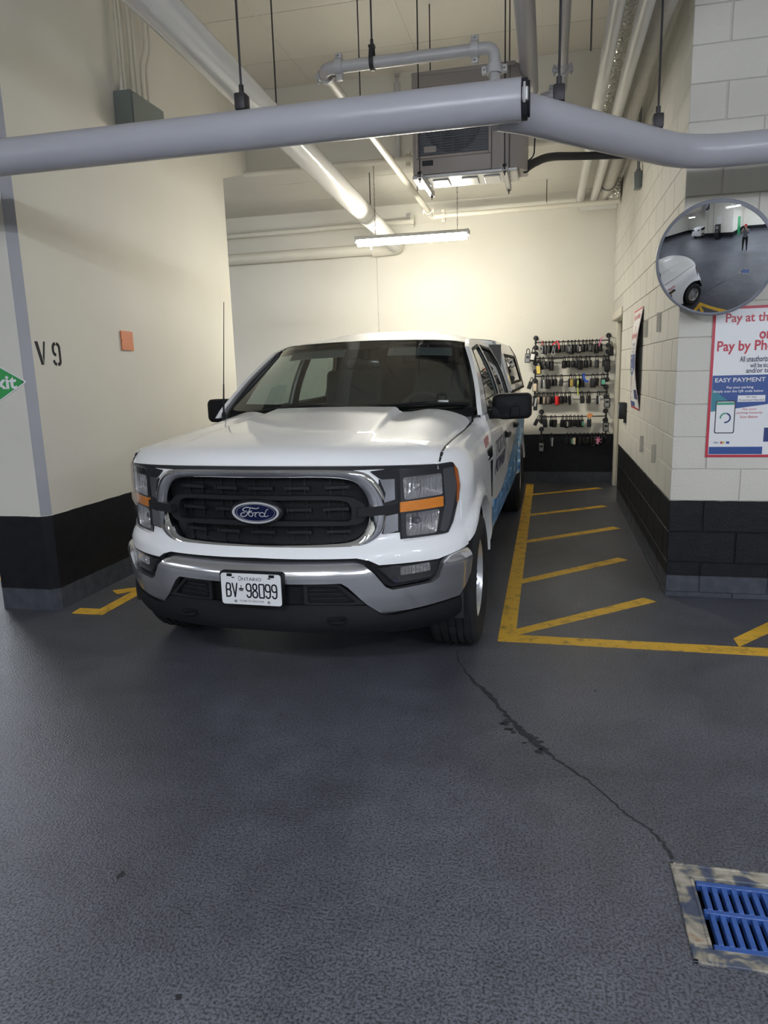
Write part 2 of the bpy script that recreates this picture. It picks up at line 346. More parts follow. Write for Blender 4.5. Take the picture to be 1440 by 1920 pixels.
# ------------------------------------------------------------------ mesh helpers
class MB:
    def __init__(s):
        s.v = []; s.f = []; s.mi = []
    def add(s, vs, fs, mi=0):
        o = len(s.v); s.v += [tuple(v) for v in vs]; s.f += [tuple(i + o for i in f) for f in fs]; s.mi += [mi] * len(fs)
        return s
    def box(s, x0, x1, y0, y1, z0, z1, mi=0):
        vs = [(x, y, z) for z in (z0, z1) for y in (y0, y1) for x in (x0, x1)]
        return s.add(vs, [(0, 2, 3, 1), (4, 5, 7, 6), (0, 1, 5, 4), (2, 6, 7, 3), (0, 4, 6, 2), (1, 3, 7, 5)], mi)
    def rbox(s, x0, x1, y0, y1, z0, z1, b=0.005, seg=2, mi=0, M4=None):
        bm = bmesh.new()
        bmesh.ops.create_cube(bm, size=1.0)
        for v in bm.verts:
            v.co = Vector(((x0 + x1) / 2 + v.co.x * (x1 - x0), (y0 + y1) / 2 + v.co.y * (y1 - y0), (z0 + z1) / 2 + v.co.z * (z1 - z0)))
        bmesh.ops.bevel(bm, geom=list(bm.edges), offset=b, segments=seg, profile=0.5, affect='EDGES', clamp_overlap=True)
        if M4 is not None:
            bm.transform(M4)
        bm.verts.index_update()
        s.add([v.co[:] for v in bm.verts], [tuple(v.index for v in f.verts) for f in bm.faces], mi)
        bm.free(); return s
    def tube(s, pts, r, n=12, caps=True, mi=0, closed=False):
        pts = [Vector(p) for p in pts]
        rs = r if isinstance(r, (list, tuple)) else [r] * len(pts)
        m = len(pts); rings = []
        ref = None
        for i, p in enumerate(pts):
            if closed:
                d = (pts[(i + 1) % m] - pts[i - 1])
            else:
                d = pts[min(i + 1, m - 1)] - pts[max(i - 1, 0)]
            d = d.normalized()
            if ref is None:
                ref = Vector((0, 0, 1)) if abs(d.z) < 0.9 else Vector((1, 0, 0))
            a = (ref - d * ref.dot(d)).normalized(); ref = a
            b = d.cross(a)
            sc = 1.0
            if 0 < i < m - 1 and not closed:
                c = (pts[i] - pts[i - 1]).normalized().dot((pts[i + 1] - pts[i]).normalized())
                sc = 1.0 / max(0.5, math.sqrt(max(0.0, (1 + c) / 2))) if c < 0.999 else 1.0
                sc = min(sc, 1.15)
            rings.append([p + (a * math.cos(2 * PI * k / n) + b * math.sin(2 * PI * k / n)) * rs[i] for k in range(n)])
        vs = [v for rg in rings for v in rg]; fs = []
        for i in range(m if closed else m - 1):
            j = (i + 1) % m
            for k in range(n):
                k2 = (k + 1) % n
                fs.append((i * n + k, i * n + k2, j * n + k2, j * n + k))
        if caps and not closed:
            fs.append(tuple(range(n - 1, -1, -1))); fs.append(tuple((m - 1) * n + k for k in range(n)))
        return s.add(vs, fs, mi)
    def cyl(s, p0, p1, r, n=16, r2=None, caps=True, mi=0):
        return s.tube([p0, p1], [r, r if r2 is None else r2], n, caps, mi)
    def lathe(s, prof, centre=(0, 0, 0), axis='X', n=32, mi=0):
        """prof: list of (along, radius)"""
        c = Vector(centre)
        def P(a, r, t):
            if axis == 'X': return c + Vector((a, r * math.cos(t), r * math.sin(t)))
            if axis == 'Y': return c + Vector((r * math.sin(t), a, r * math.cos(t)))
            return c + Vector((r * math.cos(t), r * math.sin(t), a))
        m = len(prof); vs = []; fs = []
        for k in range(n):
            t = 2 * PI * k / n
            vs += [P(a, max(r, 1e-5), t) for a, r in prof]
        for k in range(n):
            k2 = (k + 1) % n
            for i in range(m - 1):
                fs.append((k * m + i, k * m + i + 1, k2 * m + i + 1, k2 * m + i))
        return s.add(vs, fs, mi)
    def prism(s, poly, fn0, fn1, mi=0):
        """polygon (u, v) list mapped by fn0 (front) and fn1 (back)"""
        n = len(poly)
        vs = [fn0(u, v) for u, v in poly] + [fn1(u, v) for u, v in poly]
        fs = [tuple(range(n)), tuple(range(2 * n - 1, n - 1, -1))] + [(i, n + i, n + (i + 1) % n, (i + 1) % n) for i in range(n)]
        return s.add(vs, fs, mi)
    def grid(s, nu, nv, fn, mi=0):
        vs = [fn(i / nu, j / nv) for j in range(nv + 1) for i in range(nu + 1)]
        fs = [(j * (nu + 1) + i, j * (nu + 1) + i + 1, (j + 1) * (nu + 1) + i + 1, (j + 1) * (nu + 1) + i) for j in range(nv) for i in range(nu)]
        return s.add(vs, fs, mi)
    def build(s, name, m, parent=None, angle=38, smooth=True):
        me = bpy.data.meshes.new(name)
        me.from_pydata(s.v, [], s.f)
        mats = m if isinstance(m, (list, tuple)) else [m]
        for x in mats:
            me.materials.append(M[x] if isinstance(x, str) else x)
        if len(mats) > 1:
            me.polygons.foreach_set('material_index', s.mi)
        bm = bmesh.new(); bm.from_mesh(me)
        bmesh.ops.remove_doubles(bm, verts=bm.verts, dist=1e-5)
        bmesh.ops.recalc_face_normals(bm, faces=bm.faces)
        bm.to_mesh(me); bm.free()
        if smooth:
            me.polygons.foreach_set('use_smooth', [True] * len(me.polygons))
            me.set_sharp_from_angle(angle=math.radians(angle))
        me.update()
        o = bpy.data.objects.new(name, me)
        COL.objects.link(o)
        if parent is not None:
            o.parent = parent
        return o

def dens(loop, h, closed=True):
    out = []
    n = len(loop)
    for i in range(n if closed else n - 1):
        a = loop[i]; b = loop[(i + 1) % n]
        k = max(1, int(math.ceil(math.hypot(b[0] - a[0], b[1] - a[1]) / h)))
        out += [(a[0] + (b[0] - a[0]) * j / k, a[1] + (b[1] - a[1]) * j / k) for j in range(k)]
    if not closed: out.append(loop[-1])
    return out

def rounded(loop, r, seg=4):
    """round the corners of a closed polygon"""
    out = []; n = len(loop)
    for i in range(n):
        p = Vector(loop[i]); a = Vector(loop[i - 1]); b = Vector(loop[(i + 1) % n])
        da = (a - p); db = (b - p)
        ra = min(r, da.length * 0.45, db.length * 0.45)
        p0 = p + da.normalized() * ra; p1 = p + db.normalized() * ra
        for k in range(seg + 1):
            t = k / seg
            q = p0 * (1 - t) ** 2 + p * 2 * t * (1 - t) + p1 * t * t
            out.append((q.x, q.y))
    return out

def inside(p, loop):
    x, y = p; c = False; n = len(loop)
    for i in range(n):
        x0, y0 = loop[i]; x1, y1 = loop[i - 1]
        if (y0 > y) != (y1 > y) and x < (x1 - x0) * (y - y0) / (y1 - y0) + x0: c = not c
    return c

def patch(mb, outline, fn, holes=(), h=0.03, back=None, mi=0, skirt_holes=True):
    """curved panel: outline (u, v) with holes, filled, mapped by fn; back(u, v) gives the folded-in edge"""
    loops = [dens(outline, h)] + [dens(q, h) for q in holes]
    pts = []; edges = []
    for lp in loops:
        b = len(pts); n = len(lp); pts += lp; edges += [(b + i, b + (i + 1) % n) for i in range(n)]
    us = [p[0] for p in loops[0]]; vs = [p[1] for p in loops[0]]
    nb = len(pts)
    nu = int((max(us) - min(us)) / h); nv = int((max(vs) - min(vs)) / h)
    cell = {}
    for p in pts[:nb]:
        cell.setdefault((int(p[0] // h), int(p[1] // h)), []).append(p)
    for i in range(1, nu + 1):
        for j in range(1, nv + 1):
            p = (min(us) + (i - 0.5 + (0.25 if j % 2 else -0.25)) * h, min(vs) + (j - 0.5) * h)
            ci, cj = int(p[0] // h), int(p[1] // h)
            if any(math.hypot(p[0] - q[0], p[1] - q[1]) < 0.55 * h for a in (-1, 0, 1) for c in (-1, 0, 1) for q in cell.get((ci + a, cj + c), ())): continue
            if inside(p, loops[0]) and not any(inside(p, q) for q in loops[1:]): pts.append(p)
    V, E, F, _, _, _ = geometry.delaunay_2d_cdt([Vector(p) for p in pts], edges, [], 4, 1e-7)
    used = {}
    vv = []; ff = []
    uv = []
    for f in F:
        cx_ = sum(V[i].x for i in f) / 3; cy_ = sum(V[i].y for i in f) / 3
        if not inside((cx_, cy_), loops[0]) or any(inside((cx_, cy_), q) for q in loops[1:]): continue
        t = []
        for i in f:
            if i not in used:
                used[i] = len(vv); vv.append(fn(V[i].x, V[i].y)); uv.append((V[i].x, V[i].y))
            t.append(used[i])
        ff.append(tuple(t))
    if back is not None:
        cnt = {}
        for f in ff:
            for a, b in zip(f, f[1:] + f[:1]):
                cnt.setdefault((min(a, b), max(a, b)), []).append((a, b))
        bk = {}
        for k, l in cnt.items():
            if len(l) == 1:
                a, b = l[0]
                for q in (a, b):
                    if q not in bk:
                        bk[q] = len(vv); vv.append(back(*uv[q]))
                ff.append((b, a, bk[a], bk[b]))
    mb.add(vv, ff, mi)
    return mb

def empty(name, loc=(0, 0, 0), rz=0.0, label=None, cat=None, group=None):
    o = bpy.data.objects.new(name, None); COL.objects.link(o)
    o.location = loc; o.rotation_euler = (0, 0, rz); o.empty_display_size = 0.1
    return tag(o, label, cat, group)

def tag(o, label=None, cat=None, group=None, kind=None):
    if label: o['label'] = label
    if cat: o['category'] = cat
    if group: o['group'] = group
    if kind: o['kind'] = kind
    return o

def struct(o):
    o['kind'] = 'structure'; return o

def dup(root, loc=None, rz=None):
    r = root.copy(); COL.objects.link(r)
    if loc is not None: r.location = loc
    if rz is not None: r.rotation_euler = (0, 0, rz)
    for ch in list(root.children):
        c = ch.copy(); COL.objects.link(c); c.parent = r
        for g in ch.children:
            d = g.copy(); COL.objects.link(d); d.parent = c
    return r

_font_cache = {}
def glyphs(body, bold=0.0, shear=0.0, track=1.0):
    key = (body, bold, shear, track)
    if key in _font_cache: return _font_cache[key]
    cu = bpy.data.curves.new('lettering', 'FONT'); cu.body = body; cu.size = 1.0; cu.offset = bold; cu.shear = shear
    cu.space_character = track; cu.resolution_u = 3; cu.align_x = 'CENTER'
    o = bpy.data.objects.new('lettering', cu)
    me = bpy.data.meshes.new_from_object(o)
    vs = [tuple(v.co[:2]) for v in me.vertices]; fs = [tuple(p.vertices) for p in me.polygons]
    bpy.data.objects.remove(o); bpy.data.curves.remove(cu); bpy.data.meshes.remove(me)
    _font_cache[key] = (vs, fs); return vs, fs

def text(name, body, fn, m, parent, x0, x1, z0, z1, bold=0.0, shear=0.0, track=1.0):
    """flat lettering fitted to the box x0..x1, z0..z1 of the surface fn(u, v)"""
    vs, fs = glyphs(body, bold, shear, track)
    ax = min(v[0] for v in vs); bx = max(v[0] for v in vs); ay = min(v[1] for v in vs); by = max(v[1] for v in vs)
    mb = MB()
    mb.add([fn(x0 + (v[0] - ax) / (bx - ax) * (x1 - x0), z0 + (v[1] - ay) / (by - ay) * (z1 - z0)) for v in vs], fs)
    return mb.build(name, m, parent, smooth=False)

# ================================================================== THE SETTING
FLX0, FLX1, FLY0, FLY1 = -14.0, 9.0, -8.0, 10.2
DR = (0.405, 0.845, 1.757, 2.157)          # drain frame, outer
fl = MB()
patch(fl, [(FLX0, FLY0), (FLX1, FLY0), (FLX1, FLY1), (FLX0, FLY1)], lambda u, v: (u, v, 0.0),
      holes=[[(DR[0], DR[2]), (DR[1], DR[2]), (DR[1], DR[3]), (DR[0], DR[3])]], h=2.0)
floor = struct(fl.build('floor', 'floor', smooth=False))

def line(pts, z=0.0022):
    m = MB(); m.prism(pts, lambda u, v: (u, v, z), lambda u, v: (u, v, 0.0002))
    return m.build('painted_line', 'line', floor, smooth=False)
line([(-0.265, 4.10), (-0.165, 4.10), (-0.165, 9.85), (-0.265, 9.85)])
line([(-0.265, 3.985), (4.5, 3.985), (4.5, 4.10), (-0.265, 4.10)])
for (x0, y0), (x1, y1) in (((-0.165, 4.13), (0.70, 4.895)), ((-0.165, 5.20), (0.63, 5.965)), ((-0.165, 6.48), (0.685, 7.165)), ((-0.165, 7.71), (0.66, 8.305)), ((-0.165, 9.0), (0.69, 9.58)), ((1.07, 4.145), (1.62, 4.80)), ((2.3, 4.145), (2.85, 4.80))):
    d = Vector((x1 - x0, y1 - y0)).normalized(); n = Vector((-d.y, d.x)) * 0.052
    k = 0.052 * d.y / d.x
    line([(x0, y0 - 0.052 / d.x * 0.55), (x1 - n.x, y1 - n.y), (x1 + n.x, y1 + n.y), (x0, y0 + 0.052 / d.x)], 0.0018)
line([(-3.175, 4.06), (-2.935, 4.06), (-2.935, 4.17), (-3.185, 4.17)])
line([(-3.03, 4.17), (-2.935, 4.17), (-2.935, 9.8), (-3.03, 9.8)])
line([(-3.205, 4.58), (-3.11, 4.50), (-3.03, 4.575), (-3.03, 4.70)], 0.0018)
line([(-3.205, 5.65), (-3.11, 5.57), (-3.03, 5.645), (-3.03, 5.77)], 0.0018)
# open lot beyond the pillar on the left: bay lines
line([(-5.6, 2.9), (-3.85, 5.6), (-3.75, 5.55), (-5.5, 2.85)])

# crack running from under the wheel to the drain, ragged edges
cp = [(-.479, 3.80, .004), (-.455, 3.66, .006), (-.428, 3.587, .006), (-.39, 3.50, .010), (-.357, 3.428, .020), (-.30, 3.34, .024), (-.264, 3.286, .026), (-.203, 3.153, .026), (-.15, 3.05, .020), (-.10, 2.95, .034), (-.04, 2.86, .040), (.0, 2.80, .022), (.05, 2.73, .012), (.132, 2.635, .012), (.18, 2.59, .007), (.226, 2.51, .006), (.27, 2.44, .007), (.306, 2.389, .008), (.36, 2.33, .010), (.40, 2.26, .012), (.425, 2.165, .012)]
Lp = []; Rp = []
for i in range(len(cp) - 1):
    (x0, y0, w0), (x1, y1, w1) = cp[i], cp[i + 1]
    d = Vector((x1 - x0, y1 - y0)); n = Vector((-d.y, d.x)).normalized()
    for k in range(6):
        t = k / 6; ww = w0 + (w1 - w0) * t
        jx = R.uniform(-.006, .006)
        Lp.append((x0 + d.x * t + n.x * (ww * R.uniform(.25, .75)) + jx, y0 + d.y * t + n.y * ww * .5)); Rp.append((x0 + d.x * t - n.x * ww * R.uniform(.2, .7) + jx, y0 + d.y * t - n.y * ww * .5))
m = MB()
for i in range(len(Lp) - 1):
    m.add([(Lp[i][0], Lp[i][1], .0012), (Lp[i + 1][0], Lp[i + 1][1], .0012), (Rp[i + 1][0], Rp[i + 1][1], .0012), (Rp[i][0], Rp[i][1], .0012)], [(0, 1, 2, 3)])
for i in range(16):                                  # flaked patches where the coating broke away
    t = R.uniform(0, 1); x = -.14 + t * .17 + R.uniform(-.05, .03); y = 3.02 - t * .30 + R.uniform(-.04, .03); r = R.uniform(.006, .018)
    pl_ = [(x + r * R.uniform(.5, 1.3) * math.cos(a) * 1.5, y + r * R.uniform(.5, 1.2) * math.sin(a), .0014) for a in [k * PI / 5 for k in range(10)]]
    m.add(pl_, [tuple(range(10))])
m.build('crack', 'crack', floor, smooth=False)
for x, y, r in ((-1.319, 1.773, .020), (-.905, 1.39, .012), (-1.20, 2.9, .008), (.25, 3.4, .010), (-.30, 1.85, .006)):
    m = MB(); m.add([(x + r * R.uniform(.4, 1.2) * math.cos(k * PI / 7) * .8, y + r * R.uniform(.5, 1.2) * math.sin(k * PI / 7), .0012) for k in range(14)], [tuple(range(14))])
    m.build('stain', 'stain', floor, smooth=False)

# left wall with its chamfered front corner
c = 0.05
m = MB(); m.prism([(-3.74, 4.09), (-3.3 - c, 4.09), (-3.3, 4.09 + c), (-3.3, 7.29), (-3.74, 7.29)], lambda u, v: (u, v, 0), lambda u, v: (u, v, 4.6))
wall_left = struct(m.build('wall_left', 'wall', smooth=False))
c2 = c - .001
m = MB(); m.prism([(-3.3 - c, 4.0885), (-3.2985, 4.09 + c), (-3.300, 4.09 + c + .002), (-3.3 - c - .002, 4.0905)], lambda u, v: (u, v, .675), lambda u, v: (u, v, 4.598)); m.build('corner_guard', mat('corner_guard_grey', (.36, .36, .38), .5), wall_left, smooth=False)
m = MB(); m.prism([(7.292, 3.575), (7.925, 3.775), (7.925, 4.598), (7.292, 4.598)], lambda u, v: (-3.3, u, v), lambda u, v: (-3.74, u, v))
m.build('beam_end', 'wall', wall_left, smooth=False)
# back wall with its control joint
m = MB(); m.box(-8.0, -2.329, 10.0, 10.2, 0, 4.6); m.box(-2.321, 0.95, 10.0, 10.2, 0, 4.6); m.box(-2.329, -2.321, 10.012, 10.2, 0, 4.6)
struct(m.build('wall_back', 'wall', smooth=False))
m = MB(); m.box(-8.2, -8.0, 4.0, 10.2, 0, 4.6); struct(m.build('wall_far', 'wall', smooth=False))
# ceiling: high slab over the aisle, lower slab over the back of the bay
m = MB()
m.box(FLX0, FLX1, FLY0, 8.0, 4.6, 4.8)
ceiling = struct(m.build('ceiling', 'ceil', smooth=False))
m = MB(); m.box(-8.2, 2.2, 7.93, 10.2, 3.78, 4.599)
bulk = struct(m.build('ceiling_lower', 'ceil', smooth=False))
m = MB()
for y in (2.4, 3.4, 4.4, 5.4, 6.4, 7.3):           # board marks left in the slab
    m.box(-3.3, 1.2, y, y + .010, 4.5965, 4.6005)
for x in (-2.5, -1.3, -.1):
    m.box(x, x + .008, 2.0, 7.9, 4.597, 4.6005)
m.build('board_joint', mat('board_joint', (.56, .53, .46), .8), ceiling, smooth=False)
m = MB()
for y in (8.5, 9.3):
    m.box(-3.3, .85, y, y + .008, 3.777, 3.7805)
m.box(-2.55, -2.542, 7.95, 9.9, 3.777, 3.7805)
m.build('board_joint', mat('board_joint_pale', (.58, .55, .48), .8), bulk, smooth=False)

# right wall and pillar: concrete blocks, every block a part
CH = 0.212; Z0 = 0.035; BL = 0.424; G = 0.0045
_bm_cache = {}
def block(parent, x0, x1, y0, y1, z0, z1):
    key = (round(x1 - x0, 3), round(y1 - y0, 3), round(z1 - z0, 3))
    if key not in _bm_cache:
        a, b, c_ = key
        _bm_cache[key] = MB().rbox(-a / 2, a / 2, -b / 2, b / 2, -c_ / 2, c_ / 2, 0.0035, 1)
        o = _bm_cache[key].build('block', 'block', parent, smooth=False)
        _bm_cache[key] = o.data
    else:
        o = bpy.data.objects.new('block', _bm_cache[key]); COL.objects.link(o); o.parent = parent
    o.location = ((x0 + x1) / 2, (y0 + y1) / 2, (z0 + z1) / 2)
    return o
XW, YF, YE = 0.81, 4.99, 8.66
m = MB(); m.box(XW + .007, XW + .20, YF + .21, YE - .004, 0, 4.598); m.box(XW + .007, XW + .2, YE - .004, 9.995, 2.225, 3.778)
wall_right = struct(m.build('wall_right', 'joint', smooth=False))
m = MB(); m.box(XW + .007, 4.6, YF + .007, YF + .20, 0, 4.598)
wall_front = struct(m.build('wall_front', 'joint', smooth=False))
z = Z0 - CH
row = 0
while z < 4.59:
    za = max(0.0, z + G / 2); zb = min(4.597, z + CH - G / 2)
    odd = row % 2
    if zb - za > .02:
        # side face
        y = YF if odd else YF + CH
        end = 9.99 if z > 2.2 else YE
        top = zb if y < 7 else zb
        while y < end - .05:
            y1 = min(y + BL, end)
            zt = min(zb, 3.778) if y1 > 7.92 else zb
            if zt - za > .02:
                if y < 7.92 < y1 and z > 3.66: pass
                else: block(wall_right, XW, XW + .205, y + (G / 2 if y > YF else 0), y1 - G / 2, za, zt)
            y = y1
        # front face
        x = XW + CH if odd else XW
        while x < 3.4:
            block(wall_front, x + (G / 2 if x > XW else 0), min(x + BL, 3.42) - G / 2, YF, YF + .205, za, zb)
            x += BL
    z += CH; row += 1
m = MB(); m.box(0.86, 1.06, 9.855, 10.0, 0, 2.225)
struct(m.build('wall_stub', 'wall', smooth=False))
m = MB(); m.box(1.02, 1.12, YE, 9.85, 0, 2.225); m.box(.95, 1.02, YE, YE + .0, 0, 0)
# door in the right wall, seen edge on
m = MB(); m.box(0.985, 1.03, YE + .05, 9.80, .005, 2.11)
door = struct(m.build('door_1', 'doorframe', smooth=False))
m = MB()
m.rbox(.868, 1.03, 9.79, 9.853, 0, 2.205, .004, 1); m.rbox(.858, .90, 9.775, 9.86, 0, 2.22, .004, 1)
m.build('door_frame', 'doorframe', door)
m = MB(); m.rbox(.83, 1.03, YE + .005, YE + .06, 0, 2.205, .004, 1); m.build('door_frame', 'doorframe', door)
m = MB(); m.rbox(.80, 1.03, YE + .06, 9.79, 2.12, 2.215, .004, 1); m.rbox(.792, .812, YE + .0, 9.85, 2.13, 2.22, .003, 1); m.build('door_head', 'doorframe', door)
m = MB(); m.cyl((.985, 8.85, 1.0), (.945, 8.85, 1.0), .012); m.cyl((.945, 8.85, 1.0), (.945, 8.97, 1.0), .010); m.build('door_handle', 'zinc', door)

# ---------------------------------------------------------------- floor drain
dr = empty('floor_drain', (DR[0], DR[2], 0), 0, 'square floor drain with blue slotted grate in a worn steel frame', 'drain')
W_ = DR[1] - DR[0]; H_ = DR[3] - DR[2]
fw = .058
for x0, x1, y0, y1 in ((0, W_, H_ - fw * .95, H_), (0, W_, 0, fw), (0, fw, fw, H_ - fw * .95), (W_ - fw, W_, fw, H_ - fw * .95)):
    m = MB(); m.rbox(x0 + .0005, x1 - .0005, y0 + .0005, y1 - .0005, -.04, .0035, .0025, 1); m.build('frame_side', 'drainframe', dr, smooth=False)
m = MB()
for x0, x1, y0, y1 in ((0, .012, 0, H_), (0, W_, 0, .010), (0, W_, H_ - .010, H_), (fw - .010, fw, fw, H_ - fw)):
    m.rbox(x0, x1, y0, y1, -.01, .0065, .002, 1)
m.build('frame_lip', 'drainframe', dr, smooth=False)
gx0, gx1, gy0, gy1 = fw + .007, W_ - fw - .007, fw + .006, H_ - fw * .95 - .006
zt = -.004
def gbox(nm, x0, x1, y0, y1, b=.002):
    m = MB(); m.rbox(x0, x1, y0, y1, -.028, zt, b, 1); return m.build(nm, 'drainblue', dr, smooth=False)
gbox('grate_rim', gx0, gx1, gy1 - .020, gy1); gbox('grate_rim', gx0, gx1, gy0, gy0 + .020)
ym = gy0 + (gy1 - gy0) * .53
gbox('grate_crossbar', gx0, gx1, ym - .009, ym + .009)
nb = 11; pit = (gx1 - gx0) / nb
for i in range(nb):
    a = gx0 + pit * i + pit * .46
    for y0, y1 in ((gy0 + .019, ym - .0085), (ym + .0085, gy1 - .019)):
        gbox('grate_bar', a, a + pit * .54, y0, y1, .0015)
m = MB(); m.box(0.001, W_ - .001, .001, H_ - .001, -.36, -.35); m.box(-.002, .004, 0, H_, -.36, -.03); m.box(W_ - .004, W_ + .002, 0, H_, -.36, -.03); m.box(0, W_, -.002, .004, -.36, -.03); m.box(0, W_, H_ - .004, H_ + .002, -.36, -.03)
m.build('sump', 'pit', dr, smooth=False)

# ================================================================== OVERHEAD
def rod(parent, x, y, z0, z1, r=.0055, nm='hanger_rod'):
    m = MB(); m.cyl((x, y, z0), (x, y, z1), r, 8); return m.build(nm, 'rod', parent)

def clevis(parent, x, y, z, r, ax='X', mt='rod'):
    """clevis hanger round a pipe of radius r"""
    m = MB(); d = .014
    pts = []
    for k in range(13):
        t = PI * k / 12 + PI
        pts.append((r + .004) * math.cos(t)); pts.append((r + .004) * math.sin(t))
    P = [(pts[2 * k], pts[2 * k + 1]) for k in range(13)]
    P = [(-.018, r + .055), (-r - .004, r * .35)] + P[1:-1] + [(r + .004, r * .35), (.018, r + .055)]
    for i in range(len(P) - 1):
        (a0, b0), (a1, b1) = P[i], P[i + 1]
        n = Vector((b1 - b0, -(a1 - a0))).normalized() * .003
        q = [(a0, b0), (a1, b1), (a1 + n.x, b1 + n.y), (a0 + n.x, b0 + n.y)]
        if ax == 'X': m.prism(q, lambda u, v: (x - d, y + u, z + v), lambda u, v: (x + d, y + u, z + v))
        else: m.prism(q, lambda u, v: (x + u, y - d, z + v), lambda u, v: (x + u, y + d, z + v))
    m.rbox(x - .02, x + .02, y - .02, y + .02, z + r + .048, z + r + .066, .003, 1)
    m.cyl((x, y, z + r + .06), (x, y, z + r + .10), .010, 6)
    return m.build('clevis_hanger', mt, parent)

def bend(pts, r, seg=6):
    """polyline with rounded corners of radius r"""
    out = [Vector(pts[0])]
    for i in range(1, len(pts) - 1):
        p = Vector(pts[i]); a = Vector(pts[i - 1]); b = Vector(pts[i + 1])
        da = (a - p); db = (b - p); ra = min(r, da.length * .49, db.length * .49)
        p0 = p + da.normalized() * ra; p1 = p + db.normalized() * ra
        for k in range(seg + 1):
            t = k / seg; out.append(p0 * (1 - t) ** 2 + p * 2 * t * (1 - t) + p1 * t * t)
    out.append(Vector(pts[-1])); return out

# ---- large grey pipe across the front, with its offset branch
gp = empty('overhead_pipe', (-.126, 3.3, 2.672), 0, 'large grey pipe hung across the front of the bay, stepping back at a coupling', 'pipe')
o_ = Vector((-.126, 3.3, 2.672))
m = MB(); m.tube([(-6.6, 0, 0), (-3.2, 0, 0), (-1.2, 0, 0), (0, 0, 0)], .083, 40); m.build('pipe_run', 'greypipe', gp)
m = MB(); m.tube([(-.10, .075, -.004)] + [Vector(p) - o_ for p in bend([(-.12, 3.46, 2.668), (.715, 4.40, 2.680), (4.4, 4.40, 2.690)], .22, 8)], .083, 40); m.build('pipe_branch', 'greypipe', gp)
m = MB(); m.lathe([(0.001, 0), (.001, .080), (.024, .080), (.024, .068), (.034, .068), (.034, 0)], (0, 0, 0), 'X', 32); m.build('coupling_gasket', 'insul', gp)
m = MB(); m.rbox(.004, .030, -.088, -.066, -.032, .022, .004, 1); m.cyl((.014, -.092, -.042), (.014, -.092, .035), .005, 8); m.build('coupling_clamp', 'zinc', gp)
for x, y, z, ax in ((-1.375, 3.3, 2.672, 'X'), (-4.6, 3.3, 2.672, 'X'), (.028, 3.62, 2.668, 'X'), (.53, 4.19, 2.676, 'X'), (2.6, 4.40, 2.685, 'X')):
    c_ = Vector((x, y, z)) - o_
    m = MB(); m.rbox(c_.x - .026, c_.x + .026, c_.y - .034, c_.y + .034, c_.z + .080, c_.z + .152, .008, 2); m.cyl((c_.x, c_.y, c_.z + .145), (c_.x, c_.y, c_.z + .19), .012, 6); m.build('clevis_yoke', 'rod', gp)
    rod(gp, c_.x, c_.y, c_.z + .16, 4.60 - o_.z)

# ---- glossy drain pipe running to the back wall
dp = empty('drain_pipe', (-2.0, 10.0, 3.22), 0, 'glossy pale drain pipe running from the ceiling over the pickup to the back wall', 'pipe')
zd = lambda y: (3.466 + (y - 3.734) * (3.215 - 3.466) / 6.266) - 3.22
def drun(y0, y1, nm, mt='pvc', r=.105):
    m = MB(); m.tube([(0, y0 - 10, zd(y0)), (0, y1 - 10, zd(y1))], r, 36); return m.build(nm, mt, dp)
drun(.6, 8.15, 'pipe_run'); drun(8.18, 9.7, 'pipe_run', 'pvc', .100); drun(8.05, 8.20, 'pipe_collar', 'pvc', .1085)
m = MB(); m.tube(bend([(0, -.35, zd(9.65)), (0, -.12, zd(9.88)), (-.35, -.12, zd(9.88) - .01)], .14, 8), .098, 32); m.build('elbow', 'creampipe', dp)
m = MB(); m.tube([(-.34, -.12, zd(9.88) - .01), (-4.6, -.12, zd(9.88) - .03)], .075, 28); m.build('wall_run', 'creampipe', dp)
for y in (5.45, 8.35):
    rod(dp, 0, y - 10, zd(y) + .10, (4.6 if y < 7.9 else 3.78) - 3.22, .006)

# ---- sprinkler line: loop near the condenser and the long run to the back
sp = empty('sprinkler_pipe', (-1.456, 4.85, 3.50), 0, 'grey sprinkler pipe loop with grooved couplings beside the hanging condenser', 'pipe')
m = MB(); m.tube([(0, .06, 0), (0, 4.38, -.015)], .031, 20); m.build('long_run', 'creampipe', sp)
m = MB(); m.tube(bend([(0, .16, 0), (0, 0, 0), (.16, 0, 0)], .09, 6), .037, 18); m.build('elbow', 'greysteel', sp)
m = MB(); m.tube([(.10, 0, 0), (1.03, 0, 0)], .036, 20); m.build('cross_run', 'greysteel', sp)
m = MB(); m.tube(bend([(.98, 0, 0), (1.105, 0, 0), (1.105, 0, -.13)], .09, 6), .037, 18); m.build('elbow', 'greysteel', sp)
m = MB(); m.cyl((1.105, 0, -.12), (1.105, 0, -.34), .034, 20); m.build('drop', 'greysteel', sp)
